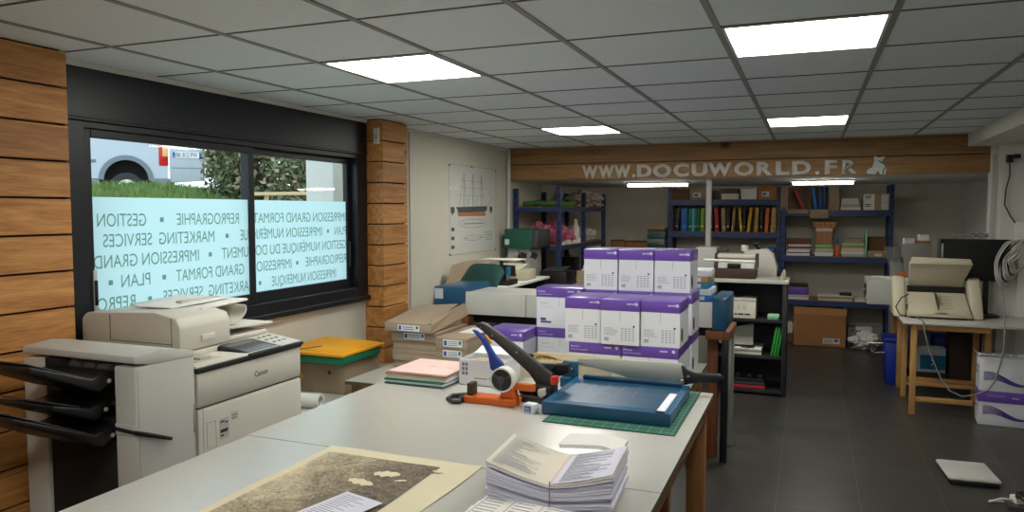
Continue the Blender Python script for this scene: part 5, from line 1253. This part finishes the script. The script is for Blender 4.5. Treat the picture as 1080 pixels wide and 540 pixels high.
solo(MB('black_plastic').blob((.66, 9.99 - .06, .03), (.0, .0, .0), 0, 2) if False else MB('cable_grey').tube([(.5, 9.93, .02), (.6, 9.88, .05), (.72, 9.9, .1), (.78, 9.92, .05), (.74, 9.9, .012)], .012, 8), 'hose', 'grey hose loop in front of the white plastic bag', 'hose', (.62, 9.9, 0))

# ------------------------------------------------------------------ black open shelf unit in the middle
t = thing('shelf_unit', 'black open shelf unit with a white top, beside the aisle', 'shelf unit', (-.5, 7.4, 0))
X0, X1, Y0, Y1 = -.83, -.18, 7.12, 7.6
MB('laminate').box(X0 - .02, X1 + .012, Y0 - .015, Y1, 1.035, 1.065, .003).build('top', t)
for x in (X0, X1 - .04): MB('shelf_black').box(x, x + .04, Y0, Y1, 0, 1.035, .003).build('side_panel', t)
MB('shelf_black').box(X0 + .04, X1 - .04, Y1 - .012, Y1, .02, 1.035).build('back_panel', t)
for z in (.05, .37, .705): MB('shelf_black').box(X0 + .04, X1 - .04, Y0 + .005, Y1 - .012, z - .03, z, .002).build('shelf', t)
w = thing('archive_box', 'white archive box with black print in the black shelf unit', 'box', (-.6, 7.25, .705))
MB('paper_beige').box(-.71, -.45, 7.14, 7.42, .705, .885, .004).build('box_body', w); MB('light_grey').box(-.713, -.447, 7.137, 7.42, .86, .89, .003).build('lid', w)
k = MB('ink_dark')
for x, w_ in ((-.69, .05), (-.632, .02), (-.604, .05), (-.546, .05)): k.box(x, x + w_, 7.139, 7.14, .735, .750)
for x in (-.65, -.6, -.55): k.tube([(x + .012*math.cos(a*PI/6), 7.139, .81 + .012*math.sin(a*PI/6)) for a in range(13)], .0015, 4)
k.m('ink_grey'); 
for q in ((-.69, -.52, .835, .837), (-.69, -.52, .785, .787)): k.box(q[0], q[1], 7.139, 7.14, q[2], q[3])
k.build('print', w, 0)
w = thing('sticky_notes', 'pale mint block of notes at the right of the black shelf unit', 'note block', (-.3, 7.2, .705)); MB('mint').box(-.345, -.245, 7.15, 7.25, .705, .75, .006).build('block', w); MB('bk_teal').box(-.345, -.245, 7.149, 7.251, .715, .72, .001).build('band', w, 0)
zz = pile(-.72, -.40, 7.15, 7.5, .37, [('paper_beige', .02, 'cream sheets lowest on the middle shelf of the black unit'), ('light_grey', .02, 'grey sheets on the middle shelf of the black unit'), ('paper', .02, 'white sheets on top in the black unit')], 'paper', 'paper pile in the black unit')
solo(MB('grey_plastic').grid(lambda u, v: (-.78 + .31*u, 7.2 + .06*v, zz + .02 + .17*v*(1 - .35*(1-u)) + .03*u*v), 8, 8, .004), 'plastic_cover', 'grey bent plastic sheet over the pile in the black unit', 'sheet', (-.62, 7.22, zz))
solo(MB('cable_black').tube([(-.72, 7.13, zz + .006), (-.62, 7.12, zz + .03), (-.55, 7.13, zz + .01), (-.5, 7.15, zz + .006), (-.46, 7.2, zz + .006)], .006, 6), 'cable', 'black cable lying over the paper pile in the black unit', 'cable', (-.6, 7.13, zz))
for i in range(3):
    S = Matrix.Translation((-.315 + .026*i, 0, .371)) @ Matrix.Rotation(R(9), 4, 'Y')
    solo(MB('lime').box(0, .02, 7.16, 7.42, 0, .27, .003, M=S), 'green_folder', ['bright green folder leaning left in the black unit', 'bright green folder in the middle of three in the black unit', 'bright green folder against the side of the black unit'][i], 'folder', (-.3 + .026*i, 7.3, .37), 'green folders in the black unit')
pile(-.74, -.36, 7.16, 7.45, .05, [('bk_red', .03, 'dark red folder at the bottom of the black unit'), ('ink_dark', .03, 'black folder on the dark red one')], 'folder', 'folders at the bottom of the black unit', 'folder', 'document_folder')
w = thing('hole_punch', 'black multi-hole punch at the bottom of the black shelf unit', 'punch', (-.55, 7.22, .11)); MB('black_plastic').box(-.73, -.37, 7.17, 7.27, .11, .14, .004).build('base', w)
for i in range(4): MB('black_plastic').box(-.72 + .1*i, -.68 + .1*i, 7.18, 7.26, .14, .18, .005).build('punch_head', w)

# binding machine on its white top
w = thing('binding_machine', 'dark brown binding machine with a cream top bar on the black unit', 'binding machine', (-.66, 7.4, 1.065))
MB('brown_dark').box(-.84, -.46, 7.2, 7.5, 1.065, 1.155, .006).build('base', w)
for x in (-.845, -.475): MB('brown_dark').prism([(x, 7.26, 1.155), (x, 7.5, 1.155), (x, 7.5, 1.29), (x, 7.36, 1.29)], (.025, 0, 0), .004).build('side_plate', w)
MB('beige_plastic').box(-.82, -.475, 7.34, 7.5, 1.245, 1.285, .008).build('top_bar', w); MB('light_grey').prism([(-.81, 7.3, 1.155), (-.48, 7.3, 1.155), (-.48, 7.36, 1.245), (-.81, 7.36, 1.245)], (0, .006, 0), .002).build('paper_guide', w)
MB('black_plastic').box(-.72, -.6, 7.27, 7.33, 1.155, 1.2, .004).build('comb_holder', w); MB('ink_dark').text('BINDER', (-.68, 7.3395, 1.26), (1, 0, 0), (0, 0, 1), h=.011) if False else None
MB('paper').tube([(-.93, 7.2, 1.235), (-.465, 7.2, 1.225)], .013, 10).build('lever_bar', w)
w = thing('office_machine', 'light grey machine behind the binding machine, beside the pole', 'machine', (-.93, 7.75, 0))
MB('light_grey').box(-1.08, -.86, 7.66, 7.9, .9, 1.33, .02).build('body', w); MB('grey_plastic').box(-1.1, -.84, 7.64, 7.92, 0, .9, .01).build('pedestal', w); MB('dark_grey').box(-.87, -.76, 7.68, 7.8, 1.29, 1.31, .004).build('tray', w)
w = thing('folding_machine', 'beige curved machine right behind the binding machine', 'machine', (-.5, 7.75, 0))
MB('beige_plastic').prism([(-.60, 7.66, 1.02), (-.30, 7.66, 1.02), (-.29, 7.66, 1.14), (-.33, 7.66, 1.27), (-.40, 7.66, 1.325), (-.60, 7.66, 1.30)], (0, .25, 0), .01).build('body', w); MB('shelf_black').box(-.66, -.24, 7.64, 7.95, 0, 1.02, .005).build('stand', w)
MB('black_plastic').tube([(-.46, 7.75, 1.31), (-.5, 7.74, 1.36), (-.52, 7.72, 1.37), (-.47, 7.73, 1.39)], [.012, .016, .02, .012], 8).build('lever', w); MB('white_plastic').cyl((-.6, 7.72, 1.3), (-.6, 7.72, 1.355), .035, 16).build('reel', w)
solo(MB('kraft_pale').prism([(-.255, 7.2, 1.066), (-.2, 7.2, 1.066), (-.195, 7.22, 1.14), (-.215, 7.22, 1.165), (-.235, 7.22, 1.12)], (0, .05, 0), .008), 'glove', 'small tan object standing at the right end of the white top', 'glove', (-.22, 7.22, 1.066))
# ------------------------------------------------------------------ desk on trestles at the right
DZ = .78
t = thing('trestle_desk', 'white desk top on pale wooden trestles at the right', 'desk', (1.15, 7.6, 0))
dt = MB('laminate').prism([(.73, 6.90, DZ - .022), (1.98, 6.90, DZ - .022), (1.98, 7.58, DZ - .022), (1.46, 7.58, DZ - .022), (1.46, 8.55, DZ - .022), (.73, 8.55, DZ - .022)], (0, 0, .022), .003); dt.build('desktop', t)
for (x, y) in ((.80, 6.93), (1.37, 7.14), (.80, 7.56), (1.36, 7.56), (.80, 7.95), (.80, 8.45), (1.36, 8.45), (1.9, 6.95), (1.9, 7.28)):
    MB('trestle').box(x, x + .045, y, y + .05, 0, DZ - .022, .003).build('leg', t)
for y, x1 in ((6.94, 1.262), (7.57, 1.36)): MB('trestle_rail').box(.845, x1, y, y + .025, .11, .15, .002).build('rail', t); MB('trestle_rail').box(.845, 1.36, y, y + .025, DZ - .07, DZ - .022, .002).build('rail', t)
for y in (7.15, 7.35): MB('trestle_rail').box(.83, 1.38, y, y + .03, .2, .23, .002).build('rail', t)
# ------------------------------------------------------------------ scanner
s = thing('document_scanner', 'beige document scanner with raised feeder on the desk', 'scanner', (1.05, 7.4, DZ))
b = MB('scanner_beige').prism([(.79, 7.14, DZ + .015), (1.27, 7.14, DZ + .015), (1.27, 7.5, DZ + .05), (.79, 7.5, DZ + .05)], (0, 0, .03), .008)
b.prism([(.80, 7.14, DZ + .045), (1.265, 7.14, DZ + .045), (1.255, 7.42, DZ + .20), (.815, 7.42, DZ + .20)], (0, .02, 0), .005); b.m('black_plastic').box(.82, 1.24, 7.18, 7.48, DZ, DZ + .02, .004); b.build('base', s)
k = MB('black_plastic').prism([(1.02, 7.155, DZ + .075), (1.03, 7.155, DZ + .075), (1.028, 7.30, DZ + .20), (1.018, 7.41, DZ + .205)], (0, -.004, 0)); k.m('ink_grey')
for i in range(6): k.prism([(1.06, 7.21 + .03*i, DZ + .0895 + .0166*i), (1.14, 7.21 + .03*i, DZ + .0895 + .0166*i), (1.14, 7.214 + .03*i, DZ + .0915 + .0166*i), (1.06, 7.214 + .03*i, DZ + .0915 + .0166*i)], (0, -.002, .001))
k.build('guide_marks', s, 0)
MB('beige_dark').prism([(.99, 7.135, DZ + .06), (1.08, 7.135, DZ + .06), (1.07, 7.165, DZ + .08), (1.0, 7.165, DZ + .08)], (0, -.006, 0), .002).build('catch', s)
for x0, x1, nm_ in ((.685, .79, 1), (1.27, 1.37, -1)):
    MB('scanner_beige').prism([(x0, 7.2, DZ), (x0, 7.48, DZ), (x0, 7.5, DZ + .30), (x0, 7.46, DZ + .345), (x0, 7.40, DZ + .33), (x0, 7.28, DZ + .13)], (x1 - x0, 0, 0), .025).build('side_housing', s)
fd = MB('scanner_beige').prism([(.83, 7.46, DZ + .235), (1.23, 7.46, DZ + .235), (1.29, 7.30, DZ + .46), (.81, 7.30, DZ + .46)], (0, .045, .01), .008); fd.build('feeder_cover', s)
MB('scanner_beige').prism([(.81, 7.285, DZ + .455), (1.29, 7.285, DZ + .455), (1.27, 7.29, DZ + .505), (.83, 7.29, DZ + .515)], (0, .06, 0), .006).build('cover_lip', s)
MB('black_matte').box(.82, 1.26, 7.43, 7.52, DZ + .195, DZ + .25, .004).build('paper_throat', s)
MB('cable_black').tube([(.80, 7.2, DZ + .2), (.74, 7.16, DZ + .17), (.70, 7.16, DZ + .09), (.73, 7.15, DZ + .03), (.78, 7.16, DZ + .012)], .005, 6).build('lead', s)

# grey feeder cabinet overhanging the left edge, card box, stand
f = thing('paper_feeder', 'grey paper feeder with open side slots on the far left of the desk', 'feeder', (.85, 8.3, DZ))
MB('light_grey').box(.53, 1.02, 8.06, 8.5, DZ, DZ + .245, .01).build('body', f); MB('paper').box(.70, .98, 8.1, 8.3, DZ + .245, DZ + .252, .001).build('sheet', f, 0); MB('paper').box(.60, .84, 8.32, 8.48, DZ + .245, DZ + .25, .001).build('sheet', f, 0)
b = MB('black_matte').box(.527, .532, 8.12, 8.24, DZ + .08, DZ + .2); b.box(.527, .532, 8.3, 8.42, DZ + .04, DZ + .17); b.build('side_slot', f, 0); MB('grey_plastic').cyl((.53, 8.27, DZ + .12), (.51, 8.27, DZ + .12), .02, 12).build('knob', f)
f = thing('card_dispenser', 'grey upright dispenser topped with white card stacks behind the scanner', 'dispenser', (.98, 8.75, 0))
b = MB('grey_plastic').box(.90, 1.16, 8.62, 8.9, .0, 1.36, .008); b.build('body', f); b = MB('grey_plastic').box(.80, .90, 8.64, 8.88, .0, 1.16, .006); b.build('lower_body', f); MB('dark_grey').prism([(.80, 8.62, 1.16), (.93, 8.62, 1.17), (.93, 8.64, 1.22), (.80, 8.64, 1.18)], (0, .2, 0), .002).build('chute', f)
MB('kraft_orange').box(1.02, 1.15, 8.63, 8.8, 1.36, 1.39, .003).build('orange_tray', f)
solo(MB('paper').box(1.04, 1.13, 8.65, 8.78, 1.39, 1.45, .003), 'card_stack', 'white card stack on the orange tray, right', 'cards', (1.08, 8.7, 1.39)); solo(MB('paper_cool').box(.905, 1.0, 8.64, 8.78, 1.36, 1.41, .003), 'card_stack', 'white card stack left of the orange tray', 'cards', (.95, 8.7, 1.36))
f = thing('acrylic_stand', 'clear acrylic leaflet stand beside the grey dispenser', 'leaflet stand', (.85, 8.55, DZ + .25))
b = MB('acrylic').prism([(.78, 8.45, DZ + .253), (.90, 8.45, DZ + .253), (.82, 8.49, DZ + .55), (.70, 8.49, DZ + .55)], (0, .006, 0)); b.build('panel', f, 0); MB('acrylic').box(.78, .9, 8.41, 8.49, DZ + .2525, DZ + .258).build('foot', f, 0)
solo(MB('orange_metal').box(.835, .905, 8.38, 8.44, DZ + .252, DZ + .30, .006), 'orange_block', 'small orange block on the grey paper feeder', 'block', (.87, 8.4, DZ + .252))

# large black screen seen from behind
m_ = thing('black_monitor', 'large black screen turned away, standing behind the scanner', 'monitor', (1.33, 7.56, DZ))
MB('black_matte').box(1.075, 1.605, 7.52, 7.555, 1.085, 1.45, .006).build('back_panel', m_)
MB('dark_grey').box(1.055, 1.075, 7.50, 7.565, 1.075, 1.455, .005).build('side_frame', m_); MB('chrome').box(1.08, 1.10, 7.514, 7.52, 1.16, 1.41, .003).build('side_strip', m_)
MB('black_plastic').box(1.41, 1.455, 7.53, 7.56, .80, 1.2, .006).build('stem', m_); MB('black_plastic').box(1.41, 1.52, 7.42, 7.58, DZ, DZ + .02, .004).build('foot', m_)
for q in range(3):
    solo(MB('cable_grey').tube([(1.17 + .03*k_, 7.537 + .012*math.sin(k_*2.1 + q), 1.459 + .012*q + .018*abs(math.sin(k_*1.3 + q))) for k_ in range(10)], .006, 6), 'cable', ['grey cable lying lowest along the top of the black screen', 'grey cable in the middle of the tangle on the black screen', 'grey cable on top of the tangle on the black screen'][q], 'cable', (1.3, 7.54, 1.45 + .012*q), 'cables on top of the black screen')
# white patch box & cables on the pier
yP = 7.6
b = thing('patch_box', 'white wall box with a row of sockets where the grey cables meet', 'socket box', (1.71, yP, 1.4))
MB('white_plastic').box(1.635, 1.79, yP - .05, yP, 1.38, 1.60, .006).build('housing', b); k = MB('dark_grey')
for i in range(6): k.box(1.645 + .02*i, 1.657 + .02*i, yP - .0515, yP - .05, 1.41, 1.43)
k.build('socket', b, 0)
struct(MB('white_plastic').box(1.67, 1.77, yP - .03, yP, 0, 1.38, .004), 'trim_8')
for i in range(14):
    r0 = random.uniform(-.02, .02)
    pts = [(1.65 + .007*i, yP - .055, 1.44 + .004*(i % 4)), (1.56 + .006*i + r0, yP - .10 - .008*i, 1.42 - .008*i), (1.49 + .008*i + r0, yP - .11 - .008*i, 1.27), (1.50 + .009*i, yP - .11 - .004*i, 1.10 + .010*i), (1.56 + .006*i, yP - .08 - .004*i, 1.04 + .012*i), (1.61 + .008*i, yP - .06, 1.10 + .01*i)]
    P_ = [Vector(p) for p in pts]; sm = []
    for j in range(len(P_) - 1):
        p0, p1, p2, p3 = P_[max(j-1, 0)], P_[j], P_[j+1], P_[min(j+2, len(P_)-1)]
        for s_ in range(6):
            tt = s_/6; sm.append(.5*((2*p1) + (p2-p0)*tt + (2*p0-5*p1+4*p2-p3)*tt*tt + (3*p1-p0-3*p2+p3)*tt**3))
    sm.append(P_[-1])
    solo(MB('cable_black' if i % 5 == 4 else 'cable_white').tube(sm, .0055, 6), 'cable', 'black cable looping in the bundle below the white wall box' if i % 5 == 4 else 'pale network cable looping in the bundle below the white wall box', 'cable', (1.55, yP - .1, 1.2), 'black cables in the wall bundle' if i % 5 == 4 else 'pale cables in the wall bundle')
b = thing('wall_plug', 'black plug adapter high on the white pier', 'plug', (1.59, yP, 2.15)); MB('black_plastic').box(1.555, 1.605, yP - .05, yP, 2.11, 2.18, .01).build('plug', b); MB('black_plastic').box(1.605, 1.66, yP - .045, yP - .005, 2.145, 2.185, .01).build('arm', b)
MB('cable_black').tube([(1.58, yP - .03, 2.11), (1.585, yP - .03, 2.0), (1.56, yP - .03, 1.88), (1.555, yP - .03, 1.75), (1.60, yP - .035, 1.65), (1.66, yP - .045, 1.56)], .006, 8).build('cord', b)

# ------------------------------------------------------------------ below the desk
b = thing('recycling_bin', 'narrow blue bin standing by the left trestle', 'bin', (.78, 8.25, 0))
mb = MB('blue_bin'); mb.prism([(.72, 8.05, 0), (.88, 8.05, 0), (.90, 8.05, .43), (.70, 8.05, .43)], (0, .3, 0), .015); mb.build('body', b); MB('blue_bin').box(.685, .915, 8.02, 8.38, .42, .46, .012).build('rim', b)
MB('chrome').tube([(.70, 8.13, .39), (.58, 8.13, .385), (.57, 8.13, .37), (.60, 8.13, .30), (.62, 8.13, .295), (.715, 8.13, .30)], .011, 8).build('handle', b)
b = thing('storage_crate', 'wide blue plastic crate under the desk behind the cyan pack', 'crate', (1.1, 8.75, 0))
mb = MB('blue_bin').box(.95, 1.30, 8.62, 8.9, .0, .42, .02) if False else MB('blue_bin').box(1.20, 1.62, 8.62, 8.95, .0, .44, .02)
mb.off = Vector((1.4, 8.75, 0)); mb.m('blue_bin').box(1.185, 1.635, 8.605, 8.965, .40, .45, .012); mb.build('body', b); 
b.location = (1.1, 8.75, 0)
b = thing('paper_pack', 'white and cyan paper pack standing under the desk', 'pack', (1.1, 8.28, 0))
MB('label_white').box(.94, 1.25, 8.2, 8.36, .12, .36, .006).build('pack_body', b); k = MB('cyan_pack').box(1.03, 1.25, 8.195, 8.2, .15, .29); k.m('white_ink').tube([(1.13, 8.194, .19), (1.15, 8.194, .22), (1.125, 8.194, .25)], .007, 5); k.build('print', b, 0); MB('brown_dark').box(.93, 1.26, 8.18, 8.38, 0, .118, .004).build('plinth', b)
b = thing('wooden_cabinet', 'dark brown wooden cabinet under the right of the desk', 'cabinet', (1.45, 8.2, 0))
MB('brown_dark').box(1.27, 1.72, 8.04, 8.4, .0, .68, .006).build('body', b); d = MB('brown_dark').box(1.30, 1.69, 8.025, 8.04, .04, .64, .004).build('door', b); MB('black_plastic').cyl((1.62, 8.025, .35), (1.62, 8.005, .35), .012, 12).build('knob', d)
# floor cartons
def fcarton(label, z0, h, band):
    t = thing('paper_carton', label, 'carton', (1.47, 6.95, z0), 'cartons beside the desk')
    X0, X1, Y0, Y1 = 1.275, 1.60, 6.62, 6.84
    M_ = Matrix.Translation((1.275, 6.81, 0)) @ Matrix.Rotation(R(-4), 4, 'Z') @ Matrix.Translation((-1.275, -6.62, 0))
    MB('carton_white').box(X0, X1, Y0, Y1, z0, z0 + h, .004, M=M_).build('box_body', t)
    if band:
        k = MB('purple').box(X0 - .003, X1 + .003, Y0 - .003, Y1 + .003, z0 + h - .085, z0 + h + .002, .003, M=M_); lo = k.build('lid', t)
        k = MB('white_ink').text('Premier multipurpose', (X0 + .06, Y0 - .0036, z0 + h - .035), (1, 0, 0), (0, 0, 1), h=.009); k.text('xerox', (X0 + .22, Y0 - .0036, z0 + h - .045), (1, 0, 0), (0, 0, 1), h=.014, bold=.02)
        bmesh.ops.transform(k.bm, matrix=M_, verts=k.bm.verts); k.build('lid_logo', lo, 0)
    k = MB('ink_purple')
    for i in range(6): k.tube([M_ @ Vector((X0 + .03 + .28*q/14, Y0 - .001, z0 + .075 + .013*i*(1 - q/16) + .022*math.sin(q*.34 + .6))) for q in range(15)], .0032, 4)
    k.build('wave_print', t, 0)
    k = MB('ink_grey'); 
    for q in ((.03, .05, .1, .2), (.1, .2, .12, .14), (.1, .2, .16, .18)): k.box(X0 - .0008, X0, Y0 + q[0], Y0 + q[1], z0 + q[2], z0 + q[3], M=M_)
    k.build('side_print', t, 0)
    return t, M_
fcarton('white paper carton with purple lid band, under another on the floor', 0, .27, True)
t, M_ = fcarton('open-topped white paper carton standing on the purple-banded one', .273, .27, False)
for a, c in (((1.275, 6.62), (1.60, 6.62)), ((1.275, 6.84), (1.275, 6.62))):
    n_ = Vector((-.0, -.03, .025)) if a[1] == c[1] else Vector((-.025, 0, .03))
    mb = MB('carton_white').prism([Vector((a[0], a[1], .543)), Vector((c[0], c[1], .543)), Vector((c[0], c[1], .543)) + n_, Vector((a[0], a[1], .543)) + n_], (0, 0, .003)); bmesh.ops.transform(mb.bm, matrix=M_, verts=mb.bm.verts); mb.build('flap', t, 0)
mb = MB('ink_grey')
for i in range(4): mb.box(1.33 + .06*i, 1.37 + .06*i, 6.7, 6.8, .544, .546, M=M_)
mb.build('packed_sheet', t, 0)
# white flat scale on the floor
b = thing('floor_scale', 'flat silver-white parcel scale lying on the dark floor', 'scale', (.97, 5.42, 0))
M_ = Matrix.Translation((.965, 5.40, 0)) @ Matrix.Rotation(R(4), 4, 'Z')
MB('black_plastic').box(-.135, .135, -.17, .17, 0, .025, .006, M=M_).build('base', b); MB('light_grey').box(-.145, .145, -.18, .18, .027, .052, .014, 3, M=M_).build('platform', b)
# power strip and cables
b = thing('power_strip', 'white power strip with a red switch on the floor', 'power strip', (1.12, 4.95, 0))
M_ = Matrix.Translation((1.20, 4.97, .03)) @ Matrix.Rotation(R(25), 4, 'Z')
MB('white_plastic').box(-.10, .14, -.03, .03, 0, .045, .008, M=M_).build('housing', b); MB('red_plastic').box(-.03, -.005, -.012, .012, .045, .052, .003, M=M_).build('switch', b); k = MB('dark_grey'); [k.cyl(M_ @ Vector((.04 + .05*i, 0, .044)), M_ @ Vector((.04 + .05*i, 0, .0465)), .017, 14) for i in range(2)]; k.build('socket', b)
MB('cable_white').tube([M_ @ Vector((-.1, 0, .02)), M_ @ Vector((-.15, .02, .02)), M_ @ Vector((-.2, .05, -.01)), M_ @ Vector((-.17, .09, -.02)), M_ @ Vector((-.1, .07, -.02))], .007, 8).build('lead', b)
MB('dark_grey').box(1.08, 1.33, 4.88, 5.06, 0, .03, .005).build('tray', b)
solo(MB('cable_black').tube([(1.17 + .05*math.cos(k_*.5), 4.90 + .045*math.sin(k_*.5), .085 + .015*math.sin(k_*1.7)) for k_ in range(30)], .006, 6), 'cable', 'black coiled cable over the power strip', 'cable', (1.08, 4.9, .03))
solo(MB('cable_grey').tube([(.86, 7.17, DZ + .008), (.87, 7.1, DZ + .008), (.88, 6.885, DZ + .01), (.89, 6.87, .70), (.93, 6.86, .55), (.98, 6.86, .42), (1.02, 6.86, .32), (1.08, 6.85, .24), (1.16, 6.82, .21), (1.25, 6.79, .235), (1.33, 6.765, .29), (1.37, 6.755, .36), (1.40, 6.75, .50), (1.42, 6.76, .60), (1.44, 6.84, .74), (1.45, 6.88, .81), (1.46, 7.0, .95), (1.50, 7.25, 1.06), (1.54, 7.42, 1.10)], .006, 8), 'cable', 'grey cable drooping from the scanner to the cartons and back up', 'cable', (1.1, 6.86, .5))
# ------------------------------------------------------------------ light and view
wd = bpy.data.worlds.new('overcast_sky'); SC.world = wd; wd.use_nodes = True
nt = wd.node_tree; bg = nt.nodes['Background']
bg.inputs['Color'].default_value = (.74, .88, 1.0, 1); bg.inputs['Strength'].default_value = 2.5
pa = bpy.data.lights.new('window_portal', 'AREA'); pa.shape = 'RECTANGLE'; pa.size = 2.3; pa.size_y = .95; pa.cycles.is_portal = True
po = bpy.data.objects.new('window_portal', pa); COL.objects.link(po)
po.location = (XL - .12, 3.62, 1.6); po.rotation_euler = (0, R(-90), 0)
# portal faces into the room (+X)
po.rotation_euler = Vector((1, 0, 0)).to_track_quat('-Z', 'Z').to_euler()
vs = SC.view_settings; vs.view_transform = 'Standard'; vs.look = 'None'; vs.exposure = 0; vs.gamma = 1; vs.use_curve_mapping = False
